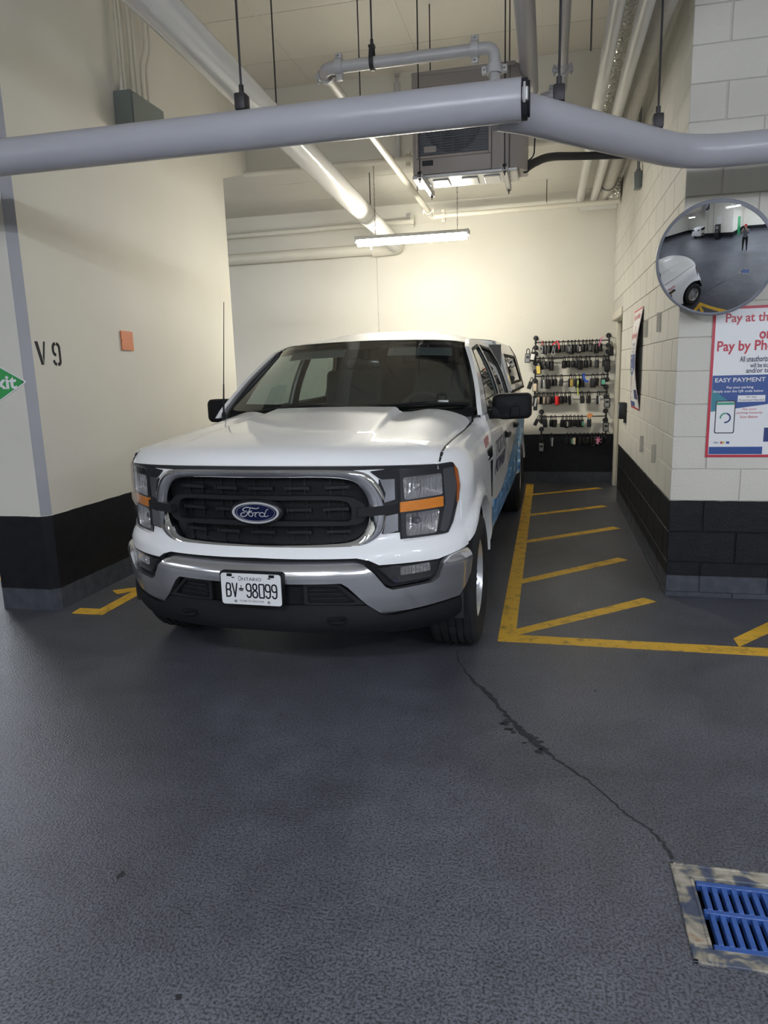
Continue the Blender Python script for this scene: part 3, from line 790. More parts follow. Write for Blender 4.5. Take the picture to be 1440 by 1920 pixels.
def vic(parent, c, ax, r, mt='greysteel'):
    """two-bolt grooved coupling"""
    m = MB(); w2 = .024; R2 = r + .013
    pr = [(-w2, r), (-w2, R2), (w2, R2), (w2, r)]
    m.lathe(pr, c, ax, 20)
    for s in (-1, 1):
        if ax == 'X': m.rbox(c[0] - .022, c[0] + .022, c[1] - .02, c[1] + .02, c[2] + s * (R2 + .012) - .016, c[2] + s * (R2 + .012) + .016, .006, 2); m.cyl((c[0], c[1] - .045, c[2] + s * (R2 + .012)), (c[0], c[1] + .03, c[2] + s * (R2 + .012)), .007, 8)
        elif ax == 'Y': m.rbox(c[0] + s * (R2 + .012) - .016, c[0] + s * (R2 + .012) + .016, c[1] - .022, c[1] + .022, c[2] - .02, c[2] + .02, .006, 2); m.cyl((c[0] + s * (R2 + .012), c[1], c[2] - .04), (c[0] + s * (R2 + .012), c[1], c[2] + .04), .007, 8)
        else: m.rbox(c[0] + s * (R2 + .012) - .016, c[0] + s * (R2 + .012) + .016, c[1] - .02, c[1] + .02, c[2] - .022, c[2] + .022, .006, 2); m.cyl((c[0] + s * (R2 + .012), c[1] - .045, c[2]), (c[0] + s * (R2 + .012), c[1] + .03, c[2]), .007, 8)
    return m.build('coupling', mt, parent)
vic(sp, (.115, 0, 0), 'X', .037); vic(sp, (0, .115, 0), 'Y', .037); vic(sp, (.985, 0, 0), 'X', .037); vic(sp, (1.105, 0, -.125), 'Z', .037)
vic(sp, (0, 4.28, -.014), 'Y', .033, 'creampipe')
clevis(sp, .335, 0, 0, .037, 'X'); rod(sp, .335, 0, .11, 1.10)
for y in (1.0, 3.5):
    rod(sp, 0, y, .03, 1.10 if y < 2.2 else .28, .005)
# back run of the sprinkler line
bs = empty('sprinkler_branch', (-1.33, 9.31, 3.456), 0, 'thin cream sprinkler pipe along the top of the back wall right of the lamp', 'pipe')
m = MB(); m.tube([(.02, 0, 0), (2.12, 0, .012)], .029, 18); m.build('pipe_run', 'creampipe', bs)
m = MB(); m.tube(bend([(-.126, -.10, .03), (-.126, 0, .0), (.05, 0, 0)], .06, 5), .034, 16); m.build('elbow', 'creampipe', bs)
vic(bs, (.03, 0, 0), 'X', .033, 'creampipe')
rod(bs, 1.28, 0, .03, .324, .005)
m = MB(); m.cyl((1.28, 0, .02), (1.28, 0, .06), .012, 8); m.build('rod_coupler', 'creampipe', bs)
ls = empty('sprinkler_branch', (-1.78, 9.80, 3.515), 0, 'cream sprinkler pipe with an upright head, left of the glossy drain pipe at the back', 'pipe')
m = MB(); m.tube([(0, 0, 0), (-4.4, 0, -.03)], .034, 18); m.build('pipe_run', 'creampipe', ls)
vic(ls, (.0, 0, 0), 'X', .034, 'creampipe')
m = MB(); m.cyl((-.06, 0, .03), (-.06, 0, .075), .012, 10); m.cyl((-.06, 0, .085), (-.06, 0, .10), .026, 10); m.cyl((-.045, 0, .07), (-.045, 0, .09), .004, 6); m.cyl((-.075, 0, .07), (-.075, 0, .09), .004, 6); m.build('sprinkler_head', 'zinc', ls)
fs = empty('sprinkler_branch', (-1.46, 7.85, 3.745), 0, 'cream sprinkler pipe under the ceiling step with a riser to an upright head', 'pipe')
m = MB(); m.tube([(-1.835, 0, 0), (.80, 0, 0)], .030, 18); m.tube([(1.25, 0, .02), (2.26, 0, .03)], .026, 16); m.build('pipe_run', 'creampipe', fs)
vic(fs, (.0, 0, 0), 'X', .031, 'creampipe')
m = MB(); m.tube([(-.10, 0, 0), (-.10, 0, .66)], .028, 16); m.build('riser', 'greysteel', fs)
m = MB(); m.cyl((-.10, 0, .66), (-.10, 0, .73), .036, 12); m.cyl((-.10, 0, .73), (-.10, 0, .77), .02, 12); m.cyl((-.10, 0, .805), (-.10, 0, .815), .034, 12); m.cyl((-.115, 0, .76), (-.115, 0, .81), .005, 6); m.cyl((-.085, 0, .76), (-.085, 0, .81), .005, 6); m.build('sprinkler_head', 'greysteel', fs)

# ---- two grey pipes from the ceiling zone above the coupling
p1 = empty('overhead_pipe', (-.187, 5.0, 3.90), 0, 'thick pale vertical-looking pipe running back above the pipe coupling', 'pipe')
p1['label'] = 'thick pale pipe running back overhead, just above the black pipe coupling'
m = MB(); m.tube([(0, -3.5, 0), (0, 1.75, 0)], .070, 32); m.build('pipe_run', 'greypipe', p1)
p2 = empty('overhead_pipe', (.075, 5.0, 3.90), 0, 'thin grey pipe running back overhead to a flanged elbow right of the coupling', 'pipe')
m = MB(); m.tube([(0, -3.5, 0), (0, 1.30, 0)], .036, 20); m.build('pipe_run', 'greypipe', p2)
m = MB(); m.tube(bend([(0, 1.25, 0), (0, 1.62, -.10), (-.17, 1.62, -.13)], .14, 6), .040, 18); m.build('elbow', 'greypipe', p2)
vic(p2, (.0, 1.36, -.02), 'Y', .04, 'greypipe'); vic(p2, (-.08, 1.62, -.115), 'X', .04, 'greypipe')

# ---- condenser unit hung from the ceiling
ac = empty('air_conditioner', (-.66, 6.2, 3.125), 0, 'taupe outdoor condenser unit hung on rods from the ceiling above the pickup', 'air conditioner')
AX0, AX1, AZ0, AZ1, AD = -.455, .375, .03, .80, .34
m = MB()
m.rbox(AX0, .19, 0, AD, AZ0, AZ1, .012, 2)
m.prism([(.19, .006), (AX1, .03), (AX1 + .095, .12), (AX1 + .095, AD), (.19, AD)], lambda u, v: (u, v, AZ0), lambda u, v: (u, v, AZ1))
m.build('casing', 'acbody', ac)
m = MB(); m.box(.186, .192, -.002, .01, AZ0, AZ1); m.box(.33, .334, .012, .03, AZ0, AZ1); m.build('casing_seam', 'fan', ac, smooth=False)
m = MB(); m.rbox(AX0 + .0, AX1 + .0, -.006, AD, AZ1 - .03, AZ1 + .004, .01, 2); m.build('lid', 'acbody', ac)
# fan grille
gxa, gxb, gza, gzb = AX0 + .05, .165, .17, .66
m = MB()
for a in ((gxa - .022, gxa, gza - .022, gzb + .022), (gxb, gxb + .022, gza - .022, gzb + .022), (gxa, gxb, gza - .022, gza), (gxa, gxb, gzb, gzb + .022)):
    m.rbox(a[0], a[1], -.020, .0, a[2], a[3], .005, 1)
m.build('grille_frame', 'acbody', ac)
m = MB(); m.box(gxa, gxb, -.004, -.001, gza, gzb); m.build('grille_back', 'acgrille', ac, smooth=False)
m = MB(); cx, cz = (gxa + gxb) / 2, (gza + gzb) / 2
m.lathe([(-.0065, .235), (-.008, .235), (-.008, 0)], (cx, 0, cz), 'Y', 40); m.build('fan_shroud', 'fan', ac)
m = MB()
for k in range(4):
    for j in range(8):
        r0, r1 = .04 + j * .021, .04 + (j + 1) * .021
        a0 = k * PI / 2 + j * .06; a1 = a0 + .9 - j * .04; b0 = k * PI / 2 + (j + 1) * .06; b1 = b0 + .9 - (j + 1) * .04
        m.add([(cx + r0 * math.cos(a0), -.0095, cz + r0 * math.sin(a0)), (cx + r0 * math.cos(a1), -.0115, cz + r0 * math.sin(a1)), (cx + r1 * math.cos(b1), -.0115, cz + r1 * math.sin(b1)), (cx + r1 * math.cos(b0), -.0095, cz + r1 * math.sin(b0))], [(0, 1, 2, 3)])
m.lathe([(-.014, .045), (-.014, 0)], (cx, 0, cz), 'Y', 20)
m.build('fan_blades', mat('fan_blade', (.055, .058, .07), .5), ac, smooth=False)
n_ = 26
for k in range(n_):
    zz = gza + (gzb - gza) * (k + .5) / n_
    m = MB(); m.box(gxa, gxb, -.019, -.0145, zz - .0022, zz + .0022); m.build('grille_slat', 'acgrille', ac, smooth=False)
m = MB()
for k in range(1, 6):
    xx = gxa + (gxb - gxa) * k / 6; m.box(xx - .002, xx + .002, -.0215, -.0185, gza, gzb)
m.build('grille_stay', 'acgrille', ac, smooth=False)
m = MB(); m.box(gxa + .05, gxa + .15, -.024, -.0205, gza + .02, gza + .065); m.build('rating_label', 'acbody', ac, smooth=False)
m = MB(); m.rbox(gxa + .03, gxa + .12, -.010, .0, gza - .075, gza - .035, .003, 1); m.build('maker_badge', 'lampdark', ac)
# base pan, feet, struts, rods
m = MB(); m.rbox(AX0 - .005, AX1 + .02, .0, AD, .0, AZ0, .006, 1)
for x in (-.30, -.06, .12): m.rbox(x, x + .13, .06, AD - .06, -.012, .0, .004, 1)
m.build('base_pan', 'zinc', ac)
for x in (AX0 + .09, AX1 - .07):
    m = MB()
    m.box(x - .02, x + .02, -.22, AD + .12, -.044, -.040); m.box(x - .02, x - .017, -.22, AD + .12, -.044, -.004); m.box(x + .017, x + .02, -.22, AD + .12, -.044, -.004)
    m.build('strut_channel', 'zinc', ac, smooth=False)
    for y in (-.19, AD + .09):
        rod(ac, x, y, -.075, 4.6 - 3.125, .0055)
        m = MB(); m.cyl((x, y, -.055), (x, y, -.044), .013, 6); m.cyl((x, y, -.002), (x, y, .010), .013, 6); m.rbox(x - .021, x + .021, y - .021, y + .021, -.004, -.001, .001, 1); m.build('nut', 'rod', ac)
# insulated line set
ln = empty('insulated_pipe', (-.19, 6.36, 3.17), 0, 'black insulated refrigerant line sagging from the condenser to the right wall', 'pipe')
m = MB(); m.tube(bend([(-.02, 0, .0), (.03, .10, .06), (.16, .45, .20), (.42, .80, .27), (.98, .85, .25)], .3, 8), .034, 18); m.build('insulation', 'insul', ln)
m = MB()
for p in ((.10, .30, .13), (.46, .81, .268), (.70, .83, .262)): m.cyl((p[0], p[1], p[2]), (p[0] + .012, p[1] + .003, p[2]), .0365, 16)
m.build('tie', 'lockwhite', ln)
m = MB(); m.tube(bend([(0, -.02, .30), (.06, .02, .36), (.05, .03, .10), (-.01, .03, .06)], .05, 5), .006, 8); m.build('cable', 'insul', ln)

# ---- pipes and ducts along the right wall
for x, lab in ((.345, 'left one of two glossy white pipes running back beside the foil duct'), (.505, 'right one of two glossy white pipes running back beside the foil duct')):
    wp = empty('vent_pipe', (x, 9.55, 3.545), 0, lab, 'pipe', None)
    m = MB(); m.tube([(0, -8.2, .012), (0, 0, 0)], .046, 28); m.build('pipe_run', 'pvc', wp)
    m = MB(); m.tube(bend([(0, -.02, 0), (0, .07, 0), (.26 if x > .45 else .14, .07, .0)], .06, 6), .048, 24); m.build('elbow', 'pvc', wp)
tp = empty('vent_pipe', (.64, 9.80, 3.545), 0, 'short white pipe along the back wall joining the two vent pipes to the right wall', 'pipe')
m = MB(); m.tube([(-.30, .07, -.0), (.165, .07, .0)], .050, 24); m.build('pipe_run', 'pvc', tp)
fd = empty('foil_duct', (.435, 7.92, 3.74), 0, 'crinkled foil wrapped duct between two glossy white pipes', 'duct')
def duct(parent, pts, r, mt, nm, wob=.006, n=26, step=.06):
    P = dens([(0, 0), (1, 0)], 1 / 200, False)
    V = [Vector(p) for p in pts]; out = []; rs = []
    for a, b in zip(V, V[1:]):
        k = max(1, int((b - a).length / step))
        for j in range(k): out.append(a + (b - a) * j / k)
    out.append(V[-1])
    rs = [r + R.uniform(-wob, wob) for _ in out]
    m = MB(); m.tube(out, rs, n); return m.build(nm, mt, parent, 60)
duct(fd, [(0, -6.6, .05), (0, 0, 0)], .075, 'foil', 'duct_run', .004)
cd = empty('wrapped_duct', (.645, 9.3, 3.62), 0, 'off-white canvas wrapped duct along the top of the right wall', 'duct')
duct(cd, bend([(0.02, -7.6, .20), (0.0, -2.0, .03), (-.01, -.3, -.02)], .8, 8), .072, 'canvas', 'duct_run', .004)
duct(cd, bend([(-.01, -.32, -.02), (-.03, .20, -.02), (-.25, .24, -.02)], .22, 8), .084, 'canvas', 'duct_elbow', .003)
m = MB(); m.rbox(.02, .145, -.12, .16, -.13, .09, .02, 3); m.build('wall_collar', 'foil', cd)
m = MB(); m.lathe([(-.02, .084), (-.02, .089), (.02, .089), (.02, .084)], (-.01, -.32, -.02), 'Y', 24); m.build('band_clamp', 'zinc', cd)
# conduit with a box on the right wall
cb = empty('junction_box', (.81, 7.35, 3.25), 0, 'small grey conduit box on the right block wall with a conduit above it', 'box')
m = MB(); m.rbox(-.065, 0, -.06, .06, -.09, .06, .012, 2); m.build('box_body', 'elec', cb)
m = MB(); m.rbox(-.072, -.064, -.052, .052, -.08, .05, .004, 1); m.build('cover', 'zinc', cb)
m = MB(); m.cyl((-.032, .0, .06), (-.032, .0, 1.34), .014, 12); m.cyl((-.032, 0, .055), (-.032, 0, .085), .020, 12); m.build('conduit', 'dimsteel', cb)
m = MB(); m.cyl((-.032, -.05, .06), (-.032, -.05, 1.0), .007, 10); m.build('conduit', 'dimsteel', cb)
rr = empty('ceiling_rod', (.205, 4.55, 3.9), 0, 'thin threaded rod hanging left of the white vent pipes', 'rod')
m = MB(); m.cyl((0, 0, -.60), (0, 0, .70), .005, 8); m.build('rod_shaft', 'rod', rr)

# ---- electrical panel with conduits on the left wall
ep = empty('electrical_panel', (-3.3, 5.38, 3.45), 0, 'grey electrical panel high on the left wall with conduits rising from it', 'electrical panel')
m = MB(); m.rbox(0.001, .15, 0, .50, 0, .30, .006, 1); m.build('box_body', 'elec', ep)
m = MB(); m.rbox(.148, .158, .015, .485, .015, .285, .004, 1); m.build('cover', 'elec', ep)
for y, off in ((.05, 0), (.10, 0), (.22, 0), (.29, 0), (.37, .07), (.45, .07)):
    m = MB()
    zt_ = 1.149
    pts = [(.05, y, .295), (.05, y, zt_)] if not off else bend([(.05, y, .295), (.05, y, .62), (.05 + off * .2, y + off, .76), (.05 + off * .2, y + off, zt_)], .1, 5)
    m.tube(pts, .0125, 12); m.cyl((.05, y, .29), (.05, y, .325), .019, 12)
    m.build('conduit', 'creampipe', ep)

# ---- lamp fixtures
def lamp(x, y, z, rz, lens, label, cat, zc, group=None):
    t = empty('strip_light', (x, y, z), rz, label, cat, group)
    m = MB()
    n = 9
    prof = [(-.065, .018), (-.060, .045), (-.03, .058), (.03, .058), (.060, .045), (.065, .018)]
    m.prism(prof, lambda u, v: (-.60, u, v), lambda u, v: (.60, u, v))
    m.rbox(-.628, -.598, -.063, .063, -.004, .058, .010, 2); m.rbox(.598, .628, -.063, .063, -.004, .058, .010, 2)
    m.build('housing', 'lampbody', t)
    m = MB(); pl2 = [(-.062, .018), (-.052, -.022), (-.025, -.040), (.025, -.040), (.052, -.022), (.062, .018)]
    m.prism(pl2, lambda u, v: (-.598, u, v), lambda u, v: (.598, u, v)); m.build('lens', lens, t)
    for sx in (-.40, .50):
        m = MB(); hgt = zc - z - .058; nl = int(hgt / .05)
        for k in range(nl):
            zz = .058 + hgt * (k + .5) / nl; a = hgt / nl * .62
            pp = [(sx + (.006 * math.cos(q) if k % 2 else 0), (0 if k % 2 else .006 * math.cos(q)), zz + a * math.sin(q)) for q in [i * PI / 4 for i in range(8)]]
            m.tube(pp, .0016, 4, closed=True)
        m.build('chain', 'rod', t, smooth=False)
    return t
bay = lamp(-1.466, 7.985, 2.978, 0, 'baylens', 'lit strip light hung on chains above the rear of the pickup', 'light', 3.78)
m = MB(); m.cyl((-.45, 0, -.045), (-.45, 0, -.085), .006, 8); m.build('pull_cord', 'lampbody', bay)
AISLE = [(-1.0, -1.0, 0), (2.4, -1.2, 0), (4.6, .8, 0), (-8.2, .6, 1), (-6.6, 6.8, 1), (-.4, -5.0, 0), (3.0, -5.2, 0), (6.5, -3.2, 0), (-9.0, -4.5, 1)]
for i, (x, y, v) in enumerate(AISLE):
    lamp(x, y, 3.05, PI / 2 if v else 0, 'aislelens', ['lit strip light over the aisle, ahead of the pickup on the passenger side', 'lit strip light over the aisle, right behind the photographer', 'lit strip light over the aisle, right of the round mirror', 'lit strip light over the far left aisle, level with the drain', 'lit strip light beyond the left wall', 'lit strip light near the pay kiosk', 'lit strip light near the rear wall, left of the green door', 'lit strip light at the right end of the rear aisle', 'lit strip light at the left end of the rear aisle'][i], 'light', 4.6)

# ================================================================== PICKUP TRUCK (local frame: x across, y rearwards from the front axle, z up)
TR = empty('pickup_truck', (-1.35, 4.0, 0), -math.radians(1.2), 'white crew cab pickup with chrome grille and bumper, parked nose out', 'pickup truck')

def Fg(x): x = abs(x); return -.86 + .36 * x * x + .165 * x ** 6
def Fb(x): x = abs(x); return -.945 + .36 * x * x + .14 * x ** 6
def xside(y):
    return .985 - 1.52 * (-.25 - y) ** 2 if y < -.25 else (.985 if y < 4.4 else .985 - .03 * ((y - 4.4) / .8) ** 2)
def plan_g(s):
    a = abs(s); sg = 1 if s >= 0 else -1
    if a <= .93: return Vector((s, Fg(a)))
    y = Fg(.93) + (a - .93); return Vector((sg * xside(y), y))
def plan_b(s):
    a = abs(s); sg = 1 if s >= 0 else -1
    if a <= .96: return Vector((s, Fb(a)))
    y = Fb(.96) + (a - .96); x = 1.0 - 1.69 * (-.35 - y) ** 2 if y < -.35 else 1.0
    return Vector((sg * x, y))
def surf(plan):
    def S(s, z, off=0.0):
        p = plan(s); t = plan(s + .004) - plan(s - .004); t.normalize()
        return Vector((p.x + t.y * off, p.y - t.x * off, z))
    return S
G_ = surf(plan_g); B_ = surf(plan_b)
def g(off): return lambda u, v: G_(u, v, off)
def interp(tab, x):
    if x <= tab[0][0]: return tab[0][1]
    for (a, b), (c_, d) in zip(tab, tab[1:]):
        if x <= c_: t = (x - a) / (c_ - a); return b + (d - b) * t
    return tab[-1][1]
def mir(half):
    """closed symmetric outline from its right half, listed from the centre line top round to the centre line bottom"""
    return half + [(-x, z) for x, z in reversed(half) if abs(x) > 1e-6]
def flipx(l): return [(-x, z) for x, z in l]
def chaikin(P, k=2):
    for _ in range(k):
        Q = [P[0]]
        for a, b in zip(P, P[1:]):
            Q += [(a[0] * .75 + b[0] * .25, a[1] * .75 + b[1] * .25), (a[0] * .25 + b[0] * .75, a[1] * .25 + b[1] * .75)]
        Q.append(P[-1]); P = Q
    return P
def panel(nm, outline, fn, bk, mt, parent=TR, holes=(), h=.03, angle=38):
    m = MB(); patch(m, outline, fn, holes, h, bk); return m.build(nm, mt, parent, angle)

# ---- white fascia between grille, lamps and bumper
ring_o = [(0, 1.130), (.15, 1.130), (.33, 1.127), (.50, 1.118), (.555, 1.09), (.60, 1.02), (.614, .95), (.614, .88), (.60, .81), (.555, .765), (.47, .735), (.31, .738), (.15, .740), (0, .741)]
ring_i = [(0, 1.087), (.15, 1.087), (.323, 1.086), (.452, 1.075), (.503, 1.042), (.531, .995), (.543, .948), (.542, .888), (.531, .842), (.503, .798), (.452, .770), (.30, .766), (.15, .766), (0, .766)]
hole = mir([(0, 1.11), (.48, 1.10), (.57, 1.02), (.58, .92), (.57, .82), (.46, .752), (0, .755)])
half = [(0, 1.122), (.80, 1.114), (.90, 1.10), (.93, 1.04), (.93, .90), (.945, .81), (1.02, .80), (1.05, .74), (1.05, .688), (.97, .680), (.864, .655), (.60, .662), (.555, .688), (.50, .703), (0, .712)]
lamp_hole = [(.69, 1.10), (.84, 1.10), (.895, 1.09), (.91, 1.0), (.90, .93), (.88, .83), (.86, .78), (.685, .77)]
def fascia(u, v, off=0.0):
    t = min(1, max(0, (.785 - v) / .085)); t = t * t * (3 - 2 * t)
    return G_(u, v, off).lerp(B_(u, v, off - .022), t)
panel('front_fascia', mir(half), fascia, lambda u, v: fascia(u, v, -.05), 'white', holes=[hole, lamp_hole, flipx(lamp_hole)])
# dark gap panel, then plain dark boxes added under the hood to block light
panel('bumper_gap', mir([(0, .722), (.50, .712), (.58, .68), (.90, .67), (.95, .66), (.93, .55), (0, .55)]), lambda u, v: B_(u, v, -.045), lambda u, v: B_(u, v, -.12), 'plastic')
m = MB(); m.box(-.62, .62, -.55, .60, .40, 1.06); m.box(-.80, .80, -.30, .60, .88, 1.06); m.build('hood_light_block', 'arch', TR, smooth=False)

# ---- grille
def loft(loops, nm, mt, parent=TR):
    m = MB(); n = len(loops[0]); vs = [p for l in loops for p in l]; fs = []
    for i in range(len(loops) - 1):
        for k in range(n):
            k2 = (k + 1) % n; fs.append((i * n + k, i * n + k2, (i + 1) * n + k2, (i + 1) * n + k))
    m.add(vs, fs); return m.build(nm, mt, parent, 50)
RO = mir(chaikin(ring_o, 2)); RI = mir(chaikin(ring_i, 2))
def lerp2(t): return [(a[0] + (b[0] - a[0]) * t, a[1] + (b[1] - a[1]) * t) for a, b in zip(RO, RI)]
ring = loft([[G_(u, v, o) for u, v in lerp2(t)] for t, o in ((0, -.03), (0, .004), (.06, .012), (.25, .019), (.55, .016), (.90, .006), (1, .0), (1.0, -.06))], 'grille_surround', 'chrome')
for s in (1, -1):
    f = (lambda l: l) if s > 0 else flipx
    panel('grille_wing', f([(.588, 1.069), (.652, 1.067), (.652, .968), (.604, .955), (.612, 1.0)]), g(.010), lambda u, v: G_(u, v, -.02), 'chrome')
    panel('grille_wing', f([(.604, .889), (.663, .897), (.662, .812), (.596, .800), (.606, .85)]), g(.010), lambda u, v: G_(u, v, -.02), 'chrome')
    panel('grille_sidebar', f(rounded([(.488, .939), (.666, .947), (.666, .900), (.488, .896)], .006)), g(.022), lambda u, v: G_(u, v, -.03), 'grilledark')
panel('grille_mesh', mir([(0, 1.10), (.46, 1.09), (.545, 1.0), (.555, .92), (.545, .82), (.46, .757), (0, .757)]), g(-.052), None, 'grilleblack')
lo = mir(chaikin([(0, 1.002), (.32, 1.0), (.454, .992), (.499, .969), (.532, .937), (.527, .876), (.474, .848), (.313, .853), (0, .855)], 1))
li = mir(chaikin([(0, .981), (.319, .980), (.432, .974), (.460, .948), (.461, .882), (.443, .868), (.314, .877), (0, .879)], 1))
panel('grille_loop', lo, g(-.006), lambda u, v: G_(u, v, -.05), 'grilledark', holes=[li], h=.02)
bars = [(a, b, z) for z in (1.036, .820) for a, b in ((-.441, -.301), (-.232, -.103), (-.040, .087), (.146, .269), (.341, .455))] + [(-.438, -.302, .930), (-.233, -.125, .930), (.150, .273, .930), (.329, .451, .930)]
for a, b, z in bars:
    m = MB(); e = .010
    m.prism(rounded([(a + e, z - .0075), (b - e, z - .0075), (b - e, z + .0075), (a + e, z + .0075)], .002, 2), g(-.022), lambda u, v: G_(u, v, -.052))
    for x in (a, b - e): m.prism(rounded([(x, z - .009), (x + e, z - .009), (x + e, z + .009), (x, z + .009)], .002, 2), g(-.018), lambda u, v: G_(u, v, -.052))
    for x in (a + .022, b - .030):
        m.prism([(x, z - .045), (x + .005, z - .045), (x + .005, z + .045), (x, z + .045)], g(-.044), lambda u, v: G_(u, v, -.053))
    m.build('grille_bar', 'grilledark', TR)
# ---- badge: oval with script lettering
def ell(a, b, n=40): return [(a * math.cos(2 * PI * k / n), b * math.sin(2 * PI * k / n)) for k in range(n)]
bc = (0.003, .923)
def bd(off): return lambda u, v: G_(u + bc[0], v + bc[1], off)
m = MB()
L_ = [[bd(o)(u, v) for u, v in ell(a, b_)] for a, b_, o in ((.140, .067, -.05), (.138, .066, .002), (.128, .058, .012), (.121, .053, .012))]
badge = loft(L_, 'badge', 'grilledark')
loft([[bd(o)(u, v) for u, v in ell(a, b_)] for a, b_, o in ((.122, .054, .008), (.119, .052, .018), (.110, .0455, .018), (.108, .044, .012))], 'badge_rim', 'badgesilver', badge)
m = MB(); m.add([bd(.0125)(u, v) for u, v in ell(.110, .046)], [tuple(range(40))]); m.build('badge_field', 'badgeblue', badge)
m = MB()
def stroke(P, r=.0022):
    P = chaikin(P, 2); m.tube([bd(.0135)(u * .078 - .004, v * .0285 + .001) for u, v in P], [r * (.45 + .55 * math.sin(PI * min(1, max(0, .12 + .8 * i / (len(P) - 1))))) for i in range(len(P))], 6)
stroke([(-.50, .30), (-.58, .15), (-.74, .25), (-.76, .62), (-.5, .92), (-.2, .78), (.08, .66), (.28, .74), (.32, .92)], .0027)
stroke([(-.22, .78), (-.34, .25), (-.48, -.38), (-.66, -.78), (-.92, -.66), (-.92, -.25), (-.74, -.05), (-.6, -.1)], .0027)
stroke([(-.52, .02), (-.36, .10), (-.16, .22), (-.16, .34)])
stroke([(-.24 + .15 * math.cos(t), -.32 + .36 * math.sin(t)) for t in [k * PI / 6 + PI / 2 for k in range(13)]])
stroke([(-.10, -.1), (.02, .02), (.10, -.02), (.05, -.40), (.02, -.70), (.12, -.66)]); stroke([(.08, -.20), (.20, .06), (.32, .04), (.32, -.06)])
stroke([(.50 + .17 * math.cos(t), -.32 + .36 * math.sin(t)) for t in [k * PI / 6 + .4 for k in range(13)]])
stroke([(.92, .62), (.80, .50), (.70, -.10), (.64, -.62), (.76, -.70), (.92, -.45)])
stroke([(-1.18 + 0, 0), (-1.05, .75), (-.4, 1.33), (.4, 1.33), (1.15, .75), (1.30, 0)][0:0] or [(1.26 * math.cos(t) + .05, 1.43 * math.sin(t) - .03) for t in [k * PI / 24 for k in range(49)]], .0010)
m.build('badge_lettering', 'badgesilver', badge)

# ---- headlamps
hl = [(.545, 1.110), (.67, 1.121), (.829, 1.121), (.900, 1.124), (.918, 1.09), (.930, 1.005), (.922, .927), (.900, .819), (.876, .762), (.672, .754), (.669, 1.060), (.590, 1.071)]
for s in (1, -1):
    f = (lambda l: l) if s > 0 else flipx
    bowls = [f(rounded([(.688, 1.071), (.852, 1.075), (.856, .968), (.694, .960)], .012, 3)), f(rounded([(.698, .893), (.842, .897), (.828, .779), (.698, .781)], .012, 3))]
    panel('lamp_filler', f([(.585, .802), (.680, .802), (.680, 1.069), (.585, 1.069)]), g(.003), lambda u, v: G_(u, v, -.01), 'lampdark')
    H = panel('headlight', f(rounded(hl, .008, 2)), g(.006), lambda u, v: G_(u, v, -.03), 'lampdark', holes=bowls, h=.02)
    panel('lamp_bezel', f(rounded([(.858, 1.095), (.900, 1.10), (.916, 1.01), (.905, .925), (.880, .80), (.866, .775), (.842, .785), (.868, .92)], .01, 2)), g(.0085), lambda u, v: G_(u, v, .004), 'lampgrey', H, h=.02)
    for q in ([(.688, 1.071), (.852, 1.075), (.856, .968), (.694, .960)], [(.698, .893), (.842, .897), (.828, .779), (.698, .781)]):
        q2 = rounded(q, .012, 3)
        cxx = sum(p[0] for p in q) / 4; czz = sum(p[1] for p in q) / 4
        # reflector: a dished bowl
        m = MB(); Lp_ = []
        for t, o in ((1.0, .008), (.97, .0), (.75, -.022), (.45, -.038), (.15, -.045)):
            Lp_.append([G_(*f([(cxx + (u - cxx) * t, czz + (v - czz) * t)])[0], o) for u, v in q2])
        n = len(Lp_[0]); vs = [p for l in Lp_ for p in l]
        m.add(vs, [(i * n + k, i * n + (k + 1) % n, (i + 1) * n + (k + 1) % n, (i + 1) * n + k) for i in range(len(Lp_) - 1) for k in range(n)] + [tuple((len(Lp_) - 1) * n + k for k in range(n))])
        rf = m.build('reflector', 'reflector', H)
    hb = G_(*f([(.770, 1.02)])[0], -.04)
    m = MB(); m.lathe([(0, 0), (0, .017), (-.03, .015), (-.036, .008), (-.036, 0)], hb, 'Y', 16); m.build('bulb_shield', 'zinc', H)
    hb = G_(*f([(.765, .845)])[0], -.04)
    m = MB(); m.lathe([(0, 0), (0, .018), (-.03, .015), (-.036, .008), (-.036, 0)], hb, 'Y', 16); m.build('bulb_shield', 'lampgrey', H)
    panel('turn_signal', f([(.673, .952), (.857, .959), (.857, .908), (.672, .903)]), g(.011), lambda u, v: G_(u, v, .0), 'amber', H, h=.02)
    panel('side_marker', f([(.904, 1.108), (.918, 1.085), (.928, 1.0), (.922, .93), (.914, .915), (.916, 1.0), (.909, 1.06)]), g(.0105), lambda u, v: G_(u, v, .002), 'amberdark', H, h=.015)
    panel('lens_cover', f(rounded([(.672, 1.112), (.83, 1.112), (.897, 1.115), (.914, 1.085), (.926, 1.005), (.918, .927), (.896, .821), (.873, .768), (.676, .760)], .01, 2)), g(.019), lambda u, v: G_(u, v, .006), 'clear', H, h=.025)

